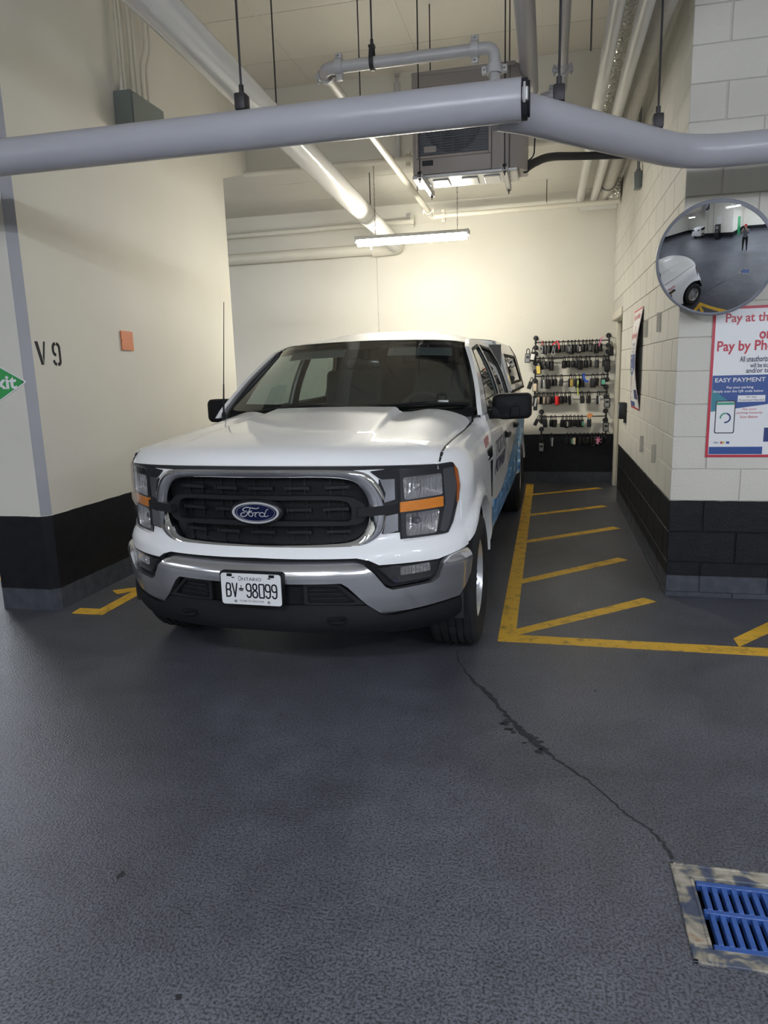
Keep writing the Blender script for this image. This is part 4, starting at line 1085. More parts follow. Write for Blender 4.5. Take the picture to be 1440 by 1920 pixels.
# ---- bumper
BP = [(.39, -.050), (.42, -.028), (.50, -.008), (.58, .004), (.630, .010), (.655, .002), (.672, -.016), (.69, -.050)]
def bo(z): return interp(BP, z)
bumper_half = [(0, .690), (.30, .689), (.49, .683), (.533, .666), (.572, .630), (.622, .556), (.652, .538), (.825, .548), (.852, .566), (.874, .640), (.905, .660), (.97, .676), (1.03, .676), (1.03, .55), (1.005, .50), (.955, .436), (.617, .410), (.600, .420), (.536, .474), (.455, .568), (.425, .590), (0, .593)]
BU = panel('front_bumper', mir(bumper_half), lambda u, v: B_(u, v, bo(v)), lambda u, v: B_(u, v, bo(v) - .035), 'chromedull', h=.016, angle=50)
BL_ = []
for s in (1, -1):
    f = (lambda l: l) if s > 0 else flipx
    FP = panel('fog_lamp', f([(.560, .668), (.875, .668), (.87, .60), (.845, .56), (.655, .545), (.62, .565)]), lambda u, v: B_(u, v, -.030), lambda u, v: B_(u, v, -.06), 'plastic', h=.02)
    panel('fog_bezel', f(rounded([(.585, .650), (.860, .655), (.850, .600), (.828, .572), (.665, .566)], .008, 2)), lambda u, v: B_(u, v, -.020), lambda u, v: B_(u, v, -.04), 'gloss', FP, h=.02)
    panel('fog_reflector', f(rounded([(.694, .643), (.822, .647), (.826, .606), (.694, .602)], .006, 2)), lambda u, v: B_(u, v, -.016), lambda u, v: B_(u, v, -.03), 'reflector', FP, h=.015)
    panel('fog_lens', f(rounded([(.600, .648), (.856, .652), (.846, .602), (.825, .575), (.668, .569)], .008, 2)), lambda u, v: B_(u, v, -.010), lambda u, v: B_(u, v, -.02), 'clear', FP, h=.02)
# lower intake and lip
panel('intake_panel', mir([(0, .60), (.43, .60), (.56, .455), (0, .455)]), lambda u, v: B_(u, v, -.055), None, 'plastic')
for s in (1, -1):
    f = (lambda l: l) if s > 0 else flipx
    T_ = panel('intake_trim', f(rounded([(.245, .585), (.415, .580), (.535, .470), (.245, .482)], .010, 2)), lambda u, v: B_(u, v, -.022), lambda u, v: B_(u, v, -.06), 'grilledark', holes=[f(rounded([(.265, .572), (.405, .568), (.490, .486), (.265, .492)], .008, 2))], h=.02)
    panel('intake_grid', f(rounded([(.262, .575), (.407, .570), (.495, .483), (.262, .489)], .008, 2)), lambda u, v: B_(u, v, -.036), None, 'plastic', T_, h=.03)
    for z, x1 in ((.553, .405), (.533, .425), (.510, .445)):
        m = MB(); m.prism(rounded([(.275, z - .004), (x1, z - .004), (x1, z + .004), (.275, z + .004)], .002, 1), lambda u, v: B_(*f([(u, v)])[0], -.024), lambda u, v: B_(*f([(u, v)])[0], -.04)); m.build('fin', 'grilledark', T_)
LPo = [(.28, -.09), (.31, -.045), (.36, -.02), (.41, -.022), (.48, -.035)]
panel('lower_valance', mir([(0, .472), (.30, .476), (.545, .462), (.604, .410), (.66, .402), (.955, .428), (1.01, .44), (1.0, .36), (.935, .318), (.874, .296), (.656, .305), (.601, .325), (0, .345)]), lambda u, v: B_(u, v, interp(LPo, v)), lambda u, v: B_(u, v, interp(LPo, v) - .06), 'plastic', h=.022)
for x in (-.40, .40):
    m = MB(); c_ = B_(x, .400, -.02)
    m.tube([(c_.x + .040 * math.cos(t), c_.y - .012 + .02 * math.sin(t), c_.z + .004 * math.sin(t)) for t in [k * PI / 8 for k in range(16)]], .006, 8, closed=True)
    m.build('tow_hook', 'plastic', TR)
    m = MB(); q = [(x - .055, .388), (x + .055, .388), (x + .048, .416), (x - .048, .416)]
    m.prism(rounded(q, .012, 3), lambda u, v: B_(u, v, -.0195), lambda u, v: B_(u, v, -.05)); m.build('tow_hook_pocket', 'grilleblack', TR)

# ---- licence plate
py_ = plan_b(0).y - .034
def pf(off, rot=-.012): return lambda u, v: (.006 + u, py_ - off + .10 * 0, .572 + v)
def rrect(a, b, c_, d, r, seg=4): return rounded([(a, c_), (b, c_), (b, d), (a, d)], r, seg)
m = MB(); m.prism(rrect(-.160, .160, -.074, .084, .012), pf(-.002), pf(-.030)); HP = m.build('plate_holder', 'plastic', TR)
m = MB(); m.prism(rrect(-.154, .154, -.0775, .0765, .016), pf(.0005), pf(-.0015)); PL = m.build('licence_plate', 'platewhite', TR)
def prect(a, b, c_, d, z=.0012, mt='plateink', nm='plate_mark'):
    m = MB(); m.prism(rrect(a, b, c_, d, .002, 2), pf(z), pf(0)); return m.build(nm, mt, PL, smooth=False)
text('plate_lettering', 'O', pf(.0012), 'plateink', PL, -.063, -.047, .040, .064, .0)
text('plate_lettering', 'NTARIO', pf(.0012), 'plateink', PL, -.045, .055, .042, .058, .004)
# embossed characters drawn as strokes
GL = {'B': [[(0, 0), (0, 2), (.62, 2), (.9, 1.8), (.9, 1.25), (.65, 1.05), (0, 1.05)], [(.65, 1.05), (.95, .8), (.95, .25), (.65, 0), (0, 0)]],
      'V': [[(0, 2), (.5, 0), (1, 2)]],
      '9': [[(.95, 1.1), (.75, .95), (.25, .95), (0, 1.2), (0, 1.75), (.25, 2), (.75, 2), (1, 1.75), (1, .4), (.75, 0), (.3, 0), (.05, .3)]],
      '8': [[(.5, 1.05), (.1, 1.3), (.1, 1.8), (.3, 2), (.7, 2), (.9, 1.8), (.9, 1.3), (.5, 1.05), (0, .75), (0, .25), (.25, 0), (.75, 0), (1, .25), (1, .75), (.5, 1.05)]],
      '0': [[(.1, 0), (.9, 0), (1, .15), (1, 1.85), (.9, 2), (.1, 2), (0, 1.85), (0, .15), (.1, 0), (.3, 0)]]}
for ch, x in zip('BV98099', (-.128, -.096, -.024, .008, .042, .074, .107)):
    m = MB()
    for st in GL[ch]:
        P = st if ch in 'V0' else chaikin(st, 1)
        for a, b in zip(P, P[1:]):
            A = Vector((x + a[0] * .024, -.040 + a[1] * .033)); B2 = Vector((x + b[0] * .024, -.040 + b[1] * .033))
            d = (B2 - A); d.normalize(); n = Vector((-d.y, d.x)) * .0036; A -= d * .0025; B2 += d * .0025
            m.prism([tuple(A - n), tuple(B2 - n), tuple(B2 + n), tuple(A + n)], pf(.0014), pf(0))
    m.build('plate_lettering', 'plateink', PL, smooth=False)
m = MB()                                                   # crown
for q in ([(-.061, -.010), (-.041, -.010), (-.041, -.006), (-.061, -.006)], [(-.062, -.004), (-.040, -.004), (-.037, .007), (-.044, .002), (-.051, .009), (-.058, .002), (-.065, .007)], [(-.0525, .010), (-.0495, .010), (-.0495, .018), (-.0525, .018)], [(-.055, .012), (-.047, .012), (-.047, .0145), (-.055, .0145)]):
    m.prism(q, pf(.0013), pf(0))
m.build('plate_crown', 'plateink', PL, smooth=False)
text('plate_lettering', 'YOURS TO DISCOVER', pf(.0012), 'plateink', PL, -.064, .064, -.064, -.055, .0)
for x in (-.108, .108):
    prect(x - .013, x + .013, .061, .0745, .004, 'plastic', 'plate_clip')
for x in (-.09, .095): prect(x - .008, x + .008, .053, .058)
for x in (-.082, .088):
    m = MB(); m.lathe([(0, 0), (-.004, 0), (-.004, .006), (0, .0075)], (x + .006, py_ - .001, .572 - .061), 'Y', 12); m.build('plate_screw', 'zinc', PL)

# ---- hood
def seamz(y): return interp([(-.60, 1.112), (-.555, 1.128), (-.50, 1.172), (-.40, 1.190), (-.19, 1.200), (.345, 1.213), (.6, 1.232), (.8, 1.285)], y)
def seamx(y): return interp([(-.6, .832), (-.52, .846), (-.45, .857), (.4, .857), (.62, .872), (.80, .937)], y)
def smooth01(t): t = min(1, max(0, t)); return t * t * (3 - 2 * t)
HW = .85
def hoodz(x, y):
    a = abs(x); d = y - Fg(min(a, .86))
    z = 1.149 - .024 * (a / .8) ** 2 + .076 * (1 - math.exp(-max(d, 0) / .048)) + .098 * d
    e0 = .85; d0 = y - Fg(e0)
    raw = 1.149 - .024 * (e0 / .8) ** 2 + .076 * (1 - math.exp(-max(d0, 0) / .048)) + .098 * d0
    D = max(0.0, raw - seamz(y)) if d0 > 0 else 0.0
    tt = min(1.0, max(0.0, (a - .66) / (HW - .66)))
    z -= D * (.25 * tt + .75 * (1 - math.sqrt(max(0.0, 1 - tt * tt))))
    k = smooth01((d - .30) / .75)
    e = .50 - .085 * smooth01(d / 1.2)                       # dome edge narrows towards the cowl
    z += .012 * smooth01((d - .12) / .3) * (1 - smooth01((a - e + .02) / .035))
    z -= .020 * k * smooth01((a - e) / .018) * (1 - smooth01((a - e - .055) / .14))
    return z
def hood_rear(x): return .40 + .24 * (abs(x) / HW) ** 2.2
def hoodfn(u, v):
    x = HW * (2 * u - 1); y0 = Fg(x) - .004; y1 = hood_rear(x); t = v ** 1.5
    y = y0 + (y1 - y0) * t
    return (x, y, hoodz(x, y))
m = MB(); m.grid(150, 110, hoodfn)
def lipfn(u, v):
    x = HW * (2 * u - 1); return (x, Fg(x) - .004 + .028 * v, hoodz(x, Fg(x) - .004) - .011 * v)
m.grid(150, 2, lipfn)
def rearlip(u, v):
    x = HW * (2 * u - 1); return (x, hood_rear(x) + .01 * v, hoodz(x, hood_rear(x)) - .05 * v)
m.grid(80, 1, rearlip)
for s in (0, 1):
    def sidelip(u, v, s=s):
        x = HW * (2 * s - 1); y = Fg(x) + (hood_rear(x) - Fg(x)) * u; return (x * (1 - .015 * v), y, hoodz(x, y) - .05 * v)
    m.grid(60, 1, sidelip)
m.build('hood', 'white', TR, 60)
panel('hood_seam', mir([(0, 1.146), (.80, 1.128), (.82, 1.10), (.5, 1.10), (0, 1.11)]), g(-.008), None, 'arch')
for s in (1, -1):
    m = MB(); m.grid(50, 1, lambda u, v: (lambda y: (s * ((HW - .004) + (seamx(y) + .013 - HW + .004) * v), y, seamz(y) + .0015 - .0025 * v))(-.55 + 1.19 * u)); m.build('hood_seam', 'arch', TR)

# ---- body sides
ARCH_F = (0.0, .375, .490); ARCH_R = (3.99, .375, .490)
def bulge(y, z, A):
    d = math.hypot(y - A[0], z - A[1]) - A[2]
    return .024 * (1 - smooth01((d - .045) / .030))
def ddoor(z):
    if z > 1.0: return .05 * ((z - 1.0) / .28) ** 1.5
    if z < .56: return .30 * (.56 - z) ** 1.2
    return .010 * math.sin(PI * (z - .56) / .44) ** 2
def fender(y, v, off=0.0):
    xs = xside(y)
    if v <= 1.0: x = xs - (ddoor(v) if v < .56 else 0); z = v; b = bulge(y, z, ARCH_F); x += b
    else:
        t = (v - 1.0) / .3 * PI / 2
        xe = min(seamx(y) + .011, xs - .004); b = bulge(y, 1.0, ARCH_F) * math.cos(t)
        x = xe + (xs - xe) * math.cos(t) ** .85 + b; z = 1.0 + (seamz(y) - 1.0) * math.sin(t)
    return (x + off, y, z)
def side(y, z, off=0.0):
    return (xside(y) - ddoor(z) + bulge(y, z, ARCH_R) * (1 if y > 3 else 0) + off, y, z)
def arc(A, a0, a1, n=24, r=None):
    r = r or A[2]; return [(A[0] + r * math.cos(a0 + (a1 - a0) * k / n), A[1] + r * math.sin(a0 + (a1 - a0) * k / n)) for k in range(n + 1)]
def sided(fn, s): return lambda u, v: (lambda p: (p[0] * s, p[1], p[2]))(fn(u, v))
for s in (1, -1):
    lab = 'driver side' if s > 0 else 'passenger side'
    fo = [(-.425, .80)] + [(-.425, 1.0), (-.440, 1.09), (-.47, 1.13), (-.555, 1.16), (-.555, 1.3), (-.3, 1.3), (.1, 1.3), (.5, 1.3), (.712, 1.3), (.712, .52), (.49, .50)]
    ar = [p for p in arc(ARCH_F, math.radians(15), math.radians(139))]
    fo = fo + [(.478, .50)] + ar[1:-1] + [(-.395, .70), (-.418, .705)]
    fe = panel('fender', fo, sided(fender, s), sided(lambda y, v: (lambda p: (p[0] - .05, p[1], p[2]))(fender(y, v)), s), 'white', h=.035)
    # fender badge, vent and logo
    def fs_(off): return sided(lambda u, v: fender(u, v, off), s)
    # front and rear doors
    D1 = panel('door', rounded([(.722, .47), (2.06, .47), (2.06, 1.278), (.722, 1.278)], .012, 2), sided(side, s), sided(lambda y, z: side(y, z, -.03), s), 'white', h=.06)
    D2 = panel('door', rounded([(2.07, .47), (3.05, .47), (3.05, 1.278), (2.07, 1.278)], .012, 2), sided(side, s), sided(lambda y, z: side(y, z, -.03), s), 'white', h=.06)
    for D, y0 in ((D1, 1.78), (D2, 2.78)):
        m = MB()
        m.rbox(0, .028, 0, .22, -.016, .016, .010, 3); m.box(-.03, .012, .01, .035, -.012, .012); m.box(-.03, .012, .185, .21, -.012, .012)
        mm = MB(); mm.add([((xside(y0) - ddoor(1.04) + .012 + v[0]) * s, y0 + v[1], 1.045 + v[2]) for v in m.v], m.f); mm.build('door_handle', 'plastic', D)
        panel('handle_recess', rounded([(y0 + .02, 1.015), (y0 + .20, 1.015), (y0 + .20, 1.075), (y0 + .02, 1.075)], .02, 3), sided(lambda u, v: side(u, v, .001), s), None, 'plastic', D)
    panel('rocker_panel', [(.53, .395), (3.46, .395), (3.46, .463), (.52, .463)], sided(lambda y, z: (xside(y) - .06 + .1 * (z - .395), y, z), s), sided(lambda y, z: (xside(y) - .2, y, z), s), 'plastic', h=.1)
    panel('running_board', rounded([(.62, .40), (3.40, .40), (3.40, .43), (.62, .43)], .01, 2), sided(lambda y, z: (xside(y) + .035, y, z), s), sided(lambda y, z: (xside(y) - .12, y, z), s), 'plastic', h=.2) if False else None
    # bed side
    bo_ = [(3.10, .50), (3.10, 1.345), (5.18, 1.345), (5.20, .60), (4.46, .55)] + arc(ARCH_R, math.radians(20), math.radians(160))[0:] + [(3.51, .50)]
    bo_ = bo_[::-1]
    bed = panel('bed_side', bo_, sided(lambda y, z: side(y, min(z, 1.28)) if z < 1.28 else (side(y, 1.28)[0], y, z), s), sided(lambda y, z: (side(y, min(z, 1.28))[0] - .06, y, z), s), 'white', h=.06)
    # blue vinyl graphic, set on the panels it belongs to
    ga = [(.735, .52), (.735, .71), (1.1, .66), (1.6, .66), (2.05, .70), (2.05, .475), (1.2, .475)]
    panel('vinyl_graphic', ga, sided(lambda y, z: side(y, z, .0018), s), None, 'gfx', D1, h=.05)
    panel('vinyl_graphic', [(2.08, .475), (2.08, .71), (2.6, .80), (3.04, .90), (3.04, .475)], sided(lambda y, z: side(y, z, .0018), s), None, 'gfx', D2, h=.05)
    panel('vinyl_graphic', [(3.11, .52), (3.11, .93), (3.6, 1.08), (4.4, 1.22), (5.1, 1.30), (5.14, .85), (4.62, .72)] + arc(ARCH_R, math.radians(30), math.radians(160), 20, .53) + [(3.47, .52)], sided(lambda y, z: side(y, z, .0018), s), None, 'gfx', bed, h=.05)
    # door lettering
    def dl(off=.0022): return sided(lambda u, v: side(u, v, off), s)
    def span(a, b): return (a, b) if s > 0 else (b, a)
    for body, y0, y1, z0, z1 in (('TOTAL', 1.02, 1.86, .965, 1.075), ('POWER', .98, 1.84, .835, .945)):
        a, b = span(y0, y1); text('door_lettering', body, dl(), 'logoblue', D1, a, b, z0, z1, .03, .25)
    a, b = span(1.10, 1.70); text('door_lettering', 'POWER GENERATION', dl(), 'lockgrey', D1, a, b, .785, .805, .0)
    # greenhouse: pillars and window frames
    def gh(y, z, off=0.0): return (.935 - .40 * (z - 1.28) + .025 * math.sin(PI * min(1, max(0, (z - 1.28) / .52))) + off, y, z)
    wf = rounded([(.93, 1.302), (1.385, 1.715), (1.95, 1.762), (1.985, 1.75), (1.985, 1.318), (1.30, 1.305)], .02, 3)
    wr = rounded([(2.125, 1.320), (2.125, 1.765), (2.82, 1.748), (2.97, 1.63), (2.985, 1.340)], .025, 3)
    go = [(.60, 1.285), (.655, 1.338), (.98, 1.553), (1.29, 1.735), (1.43, 1.772), (1.60, 1.802), (2.2, 1.815), (3.0, 1.803), (3.10, 1.74), (3.12, 1.285)]
    GH = panel('cab_pillars', go, sided(gh, s), sided(lambda y, z: gh(y, z, -.03), s), 'white', holes=[wf, wr], h=.035)
    panel('pillar_trim', [(.66, 1.28), (1.0, 1.52), (1.39, 1.755), (2.2, 1.79), (3.0, 1.78), (3.08, 1.28)], sided(lambda y, z: gh(y, z, -.034), s), None, 'interior', GH, holes=[wf, wr], h=.05)
    for wl in (wf, wr):
        cy = sum(p[0] for p in wl) / len(wl); cz = sum(p[1] for p in wl) / len(wl)
        big = [(cy + (y - cy) * 1.0, cz + (z - cz) * 1.0) for y, z in wl]
        panel('window_glass', big, sided(lambda y, z: gh(y, z, -.014), s), None, 'sideglass', GH, h=.08)
        big = [(cy + (y - cy) * 1.035, cz + (z - cz) * 1.06) for y, z in wl]
        small = [(cy + (y - cy) * .975, cz + (z - cz) * .95) for y, z in wl]
        panel('window_seal', big, sided(lambda y, z: gh(y, z, .002), s), sided(lambda y, z: gh(y, z, -.012), s), 'plastic', GH, holes=[small], h=.05)
    # A pillar strip is part of the cab; inner door card
    m = MB(); m.box(*sorted((s * .86, s * .90)), .75, 3.05, .60, 1.275); m.build('door_card', 'interior', D1, smooth=False)
    # cap over the bed
    def cp_(y, z, off=0.0): return (.945 - .26 * (z - 1.345) - .55 * max(0, z - 1.70) ** 1.3 + off, y, z)
    cw = rounded([(3.36, 1.43), (3.36, 1.70), (4.80, 1.70), (4.96, 1.43)], .03, 3)
    CPS = panel('truck_cap', [(3.13, 1.35), (3.13, 1.84), (5.02, 1.84), (5.16, 1.42), (5.17, 1.35)], sided(cp_, s), sided(lambda y, z: cp_(y, z, -.03), s), 'white', holes=[cw], h=.06)
    panel('cap_window', cw, sided(lambda y, z: cp_(y, z, -.006), s), None, 'privacy', CPS, h=.1)
    cy, cz = 4.12, 1.565
    panel('cap_window_frame', [(cy + (y - cy) * 1.03, cz + (z - cz) * 1.12) for y, z in cw], sided(lambda y, z: cp_(y, z, .004), s), sided(lambda y, z: cp_(y, z, -.01), s), 'plastic', CPS, holes=[[(cy + (y - cy) * .985, cz + (z - cz) * .93) for y, z in cw]], h=.06)
    panel('cap_trim', [(5.02, 1.84), (5.05, 1.84), (5.20, 1.40), (5.17, 1.35), (5.14, 1.35)], sided(lambda y, z: cp_(y, z, .006), s), sided(lambda y, z: cp_(y, z, -.03), s), 'plastic', CPS, h=.06)
    panel('cap_rail', [(3.15, 1.335), (5.18, 1.335), (5.18, 1.36), (3.15, 1.36)], sided(lambda y, z: (.952, y, z), s), sided(lambda y, z: (.90, y, z), s), 'plastic', CPS, h=.2)
    # mirrors
    MR = MB()
    sec = [(.98, 1.240), (1.02, 1.222), (1.20, 1.228), (1.222, 1.25), (1.222, 1.38), (1.20, 1.403), (.985, 1.403), (.952, 1.375), (.952, 1.30), (.972, 1.28)]
    sc = rounded(sec, .02, 3)
    cx_, cz_ = 1.09, 1.315
    rings = []
    for y, k in ((1.005, .0), (1.005, .72), (1.015, .90), (1.04, .985), (1.10, 1.0), (1.155, .985), (1.155, .90), (1.145, .88)):
        rings.append([((cx_ + (u - cx_) * k) * s, y + .06 * (u - 1.09) * 1.0, cz_ + (v - cz_) * k) for u, v in sc])
    n = len(sc)
    MR.add([p for r_ in rings for p in r_], [(i * n + k, i * n + (k + 1) % n, (i + 1) * n + (k + 1) % n, (i + 1) * n + k) for i in range(len(rings) - 1) for k in range(n)])
    SM = MR.build('side_mirror', 'plastic', TR, 60)
    m = MB(); m.add([((cx_ + (u - cx_) * .89) * s, 1.147 + .06 * (u - 1.09), cz_ + (v - cz_) * .89) for u, v in sc], [tuple(range(n))]); m.build('mirror_glass', 'mirrorglass', SM)
    m = MB(); m.rbox(*sorted((.88 * s, 1.075 * s)), 1.0, 1.09, 1.232, 1.318, .016, 3); m.rbox(*sorted((1.078 * s, 1.145 * s)), .992, 1.06, 1.240, 1.318, .012, 3); m.build('mirror_arm', 'plastic', SM)
    m = MB(); m.prism([(.90, 1.30), (.93, 1.235), (1.13, 1.235), (1.13, 1.30)], lambda u, v: (.955 * s, u, v), lambda u, v: (.90 * s, u, v)); m.build('mirror_base', 'plastic', SM)
    # arch liners
    for A in (ARCH_F, ARCH_R):
        m = MB()
        n = 28
        vs = []; fs = []
        for k in range(n + 1):
            a = math.radians(-8 + 196 * k / n)
            for x in (.50, .955): vs.append((x * s, A[0] + .485 * math.cos(a), max(.30, A[1] + .485 * math.sin(a))))
        for k in range(n): fs.append((2 * k, 2 * k + 1, 2 * k + 3, 2 * k + 2))
        fs.append(tuple(2 * k for k in range(n + 1)))
        m.add(vs, fs); m.build('arch_liner', 'arch', TR, 60)
    # mud flap edge behind the front wheel
    m = MB(); m.rbox(*sorted((.80 * s, .995 * s)), .485, .495, .43, .56, .004, 1); m.build('mud_flap', 'white' if s > 0 else 'plastic', TR)

# fender lettering on the driver side (the red name and the model plate), black vent slash
Fd = [o for o in TR.children if o.name.startswith('fender')][0]
def fs1(off): return lambda u, v: fender(u, v, off)
text('fender_lettering', 'SHOP', fs1(.002), 'logored', Fd, .40, .62, 1.085, 1.140, .02, .2)
m = MB(); m.prism(rounded([(.44, 1.01), (.68, 1.01), (.68, 1.065), (.46, 1.065)], .01, 2), fs1(.008), fs1(-.002)); FB = m.build('fender_badge', 'gloss', Fd)
text('badge_lettering', 'F-150', fs1(.009), 'chrome', Fd, .475, .655, 1.022, 1.053, .02)
m = MB(); m.prism(rounded([(.60, .99), (.705, .99), (.69, .80), (.675, .74), (.655, .82)], .01, 2), fs1(.006), fs1(-.004)); m.build('fender_vent', 'gloss', Fd)

# ---- windshield, cowl, wipers
def ws(u, v, off=0.0):
    b = Vector((.848 * u, .545 + .14 * u * u, 1.318 + .017 * u * u)); t = Vector((.742 * u, 1.262 + .11 * u * u + .06 * u ** 10, 1.803 - .020 * u * u - .022 * u ** 10))
    p = b.lerp(t, v); n = Vector((0, -.57, .82))
    return p + n * (off + .022 * math.sin(PI * v) * (1 - .5 * u * u))
wso = rounded([(-1, 0), (1, 0), (1, 1), (-1, 1)], .06, 4)
WS = panel('windshield', wso, lambda u, v: ws(u, v), None, 'windshield', h=.06)
inner = rounded([(-.955, .10), (.955, .10), (.945, .93), (.18, .95), (.14, .86), (-.14, .86), (-.18, .95), (-.945, .93)], .03, 3)
panel('windshield_frit', wso, lambda u, v: ws(u, v, -.006), None, 'frit', WS, holes=[inner], h=.05)
m = MB()
def cowl(u, v):
    x = .87 * (2 * u - 1); y0 = hood_rear(x) - .05; y1 = .545 + .14 * (x / .848) ** 2 + .03
    return (x, y0 + (y1 - y0) * v, hoodz(x, hood_rear(x)) * (1 - v) - .045 * (1 - v) + (1.312 + .017 * (x / .85) ** 2) * v)
m.grid(40, 4, cowl); m.build('cowl_panel', 'plastic', TR)
for (x0, y0), (x1, v1), bl in (((-.55, .54), (-.05, .035), .62), ((.12, .54), (.62, .035), .62)):
    m = MB()
    base = Vector((x0 - .06, .50 + .14 * (x0 / .848) ** 2, 1.322)); tip = ws((x0 + .42) / .80, .055, .022)
    m.tube([base, base.lerp(tip, .3) + Vector((0, -.004, .012)), tip], [.010, .009, .005], 8); m.cyl(base - Vector((0, 0, .03)), base + Vector((0, 0, .014)), .017, 12)
    W1 = m.build('wiper', 'plastic', TR)
    m = MB(); m.tube([ws((x0 + .10) / .82, .028, .012), ws((x0 + .40) / .82, .045, .014), ws((x0 + .70) / .82, .028, .012)], .008, 8); m.build('wiper_blade', 'plastic', W1)

# ---- roof
def roof(u, v):
    a = 2 * u - 1; t = v
    y = (1.262 + .11 * a * a + .06 * a ** 10) * (1 - t) + 3.12 * t
    fr = 1.803 - .020 * a * a - .022 * a ** 10
    ze = fr + (1.802 - fr) * smooth01(t * 5) - .0 * t
    rise = .100 * smooth01(t / .42) - .022 * smooth01((t - .6) / .4)
    z = ze + rise * (1 - abs(a) ** 2.8) - .012 * math.exp(-((abs(a) - .62) / .05) ** 2) * smooth01(t / .3)
    return (.744 * a - .016 * a * smooth01(t * 5), y, z)
m = MB(); m.grid(60, 50, roof); m.build('roof', 'white', TR, 60)
m = MB(); m.grid(12, 8, lambda u, v: (lambda p: (p[0] * .97, p[1] + .02, p[2] - .035))(roof(u, v))); m.build('headliner', 'headliner', TR)
m = MB(); m.grid(20, 6, lambda u, v: (.735 * (2 * u - 1) + .2 * (2 * u - 1) * (1 - v), 3.12, 1.28 + (.52 + .07 * (1 - abs(2 * u - 1) ** 2.8)) * v)); m.build('cab_back', 'white', TR)
m = MB(); m.box(-.84, .84, 3.085, 3.11, .60, 1.80); m.build('cab_back_trim', 'interior', TR, smooth=False)
# cap roof, tailgate
m = MB(); m.grid(40, 24, lambda u, v: ((.945 - .26 * .495 - .55 * .14 ** 1.3) * (2 * u - 1), 3.13 + 1.89 * v, 1.84 + .045 * (1 - abs(2 * u - 1) ** 2.4) * (1 - .3 * v))); CR = m.build('cap_roof', 'white', TR, 60)
m = MB(); m.box(-.74, .74, 3.17, 3.175, 1.35, 1.78); m.box(-.74, .74, 4.98, 5.0, 1.35, 1.78); m.box(-.88, .88, 3.2, 5.1, 1.0, 1.05); m.build('cap_inner', 'arch', CR, smooth=False)
m = MB(); m.grid(30, 4, lambda u, v: ((.945 - .16 * v) * (2 * u - 1), 3.13, 1.35 + (.48 + .055 * (1 - abs(2 * u - 1) ** 2.4)) * v)); m.grid(30, 4, lambda u, v: ((.945 - .16 * v) * (2 * u - 1), 5.02 + .13 * (1 - v), 1.35 + (.48 + .035 * (1 - abs(2 * u - 1) ** 2.4)) * v)); m.build('cap_end', 'white', CR)
m = MB(); m.rbox(-.90, .90, 5.14, 5.205, .62, 1.345, .02, 2); m.build('tailgate', 'white', TR)
m = MB(); m.rbox(-.96, .96, 5.16, 5.32, .50, .64, .03, 3); m.build('rear_bumper', 'chromedull', TR)
# ---- cab interior
m = MB()
m.prism([(.62, 1.27), (.95, 1.315), (1.20, 1.295), (1.30, 1.20), (1.27, .80), (.62, .80)], lambda u, v: (-.86, u, v), lambda u, v: (.86, u, v)); m.build('dashboard', 'interior', TR)
m = MB(); m.box(-.88, .88, .7, 3.1, .55, .62); m.build('cab_floor', 'interior', TR, smooth=False)
m = MB(); sw = Vector((.37, 1.47, 1.235))
m.tube([sw + Vector((.185 * math.cos(t), .08 * math.sin(t), .165 * math.sin(t))) for t in [k * PI / 16 for k in range(32)]], .016, 8, closed=True)
m.tube([sw + Vector((-.18, 0, 0)), sw + Vector((0, -.02, -.01)), sw + Vector((.18, 0, 0))], .02, 8); m.cyl(sw + Vector((0, -.02, -.01)), sw + Vector((0, -.25, -.09)), .035, 10); m.lathe([(.0, 0), (.01, .05), (-.03, .07)], sw, 'Y', 16)
m.build('steering_wheel', 'interior', TR)
def seat(x, y, w_):
    m = MB(); m.rbox(x - w_ / 2, x + w_ / 2, y - .30, y + .22, .80, .95, .05, 3)
    Mx = Matrix.Translation((x, y + .22, .93)) @ Matrix.Rotation(-.22, 4, 'X')
    m.rbox(-w_ / 2, w_ / 2, -.07, .07, 0, .68, .05, 3, 0, Mx)
    nh = max(1, int(w_ / .5))
    for k in range(nh):
        xx = (k - (nh - 1) / 2) * .5
        m.rbox(xx - .13, xx + .13, -.05, .05, .72, .92, .04, 3, 0, Mx)
        m.cyl(Mx @ Vector((xx - .06, 0, .60)), Mx @ Vector((xx - .06, 0, .70)), .008, 8); m.cyl(Mx @ Vector((xx + .06, 0, .60)), Mx @ Vector((xx + .06, 0, .70)), .008, 8)
    return m.build('seat', 'seat', TR)
seat(.40, 1.98, .54); seat(-.40, 1.98, .54); seat(0, 2.72, 1.5)
m = MB(); c_ = ws(0, .80, -.10); m.rbox(c_.x - .12, c_.x + .12, c_.y - .012, c_.y + .018, c_.z - .035, c_.z + .035, .012, 2); m.cyl(c_ + Vector((0, 0, .02)), ws(0, .93, -.01), .012, 8); m.build('rearview_mirror', 'gloss', TR)
m = MB(); c_ = ws(.80, .075, -.012); m.rbox(c_.x - .04, c_.x + .03, c_.y - .002, c_.y + .002, c_.z - .004, c_.z + .022, .001, 1); m.build('dash_tag', 'lockwhite', TR)
m = MB(); c_ = ws(.78, .16, -.02); m.tube([(c_.x + .03 * math.cos(t), c_.y, c_.z + .03 * math.sin(t)) for t in [k * PI / 10 for k in range(20)]], .008, 6, closed=True); m.cyl((c_.x, c_.y + .03, c_.z - .13), (c_.x, c_.y, c_.z - .03), .010, 8); m.build('phone_mount', 'gloss', TR)
for s in (-1, 1):
    m = MB(); m.grid(6, 2, lambda u, v: (lambda p: (p.x, p.y + .02, p.z))(ws(s * (.22 + .62 * u), .97 - .10 * v, -.05 - .02 * v))); m.build('sun_visor', 'headliner', TR)
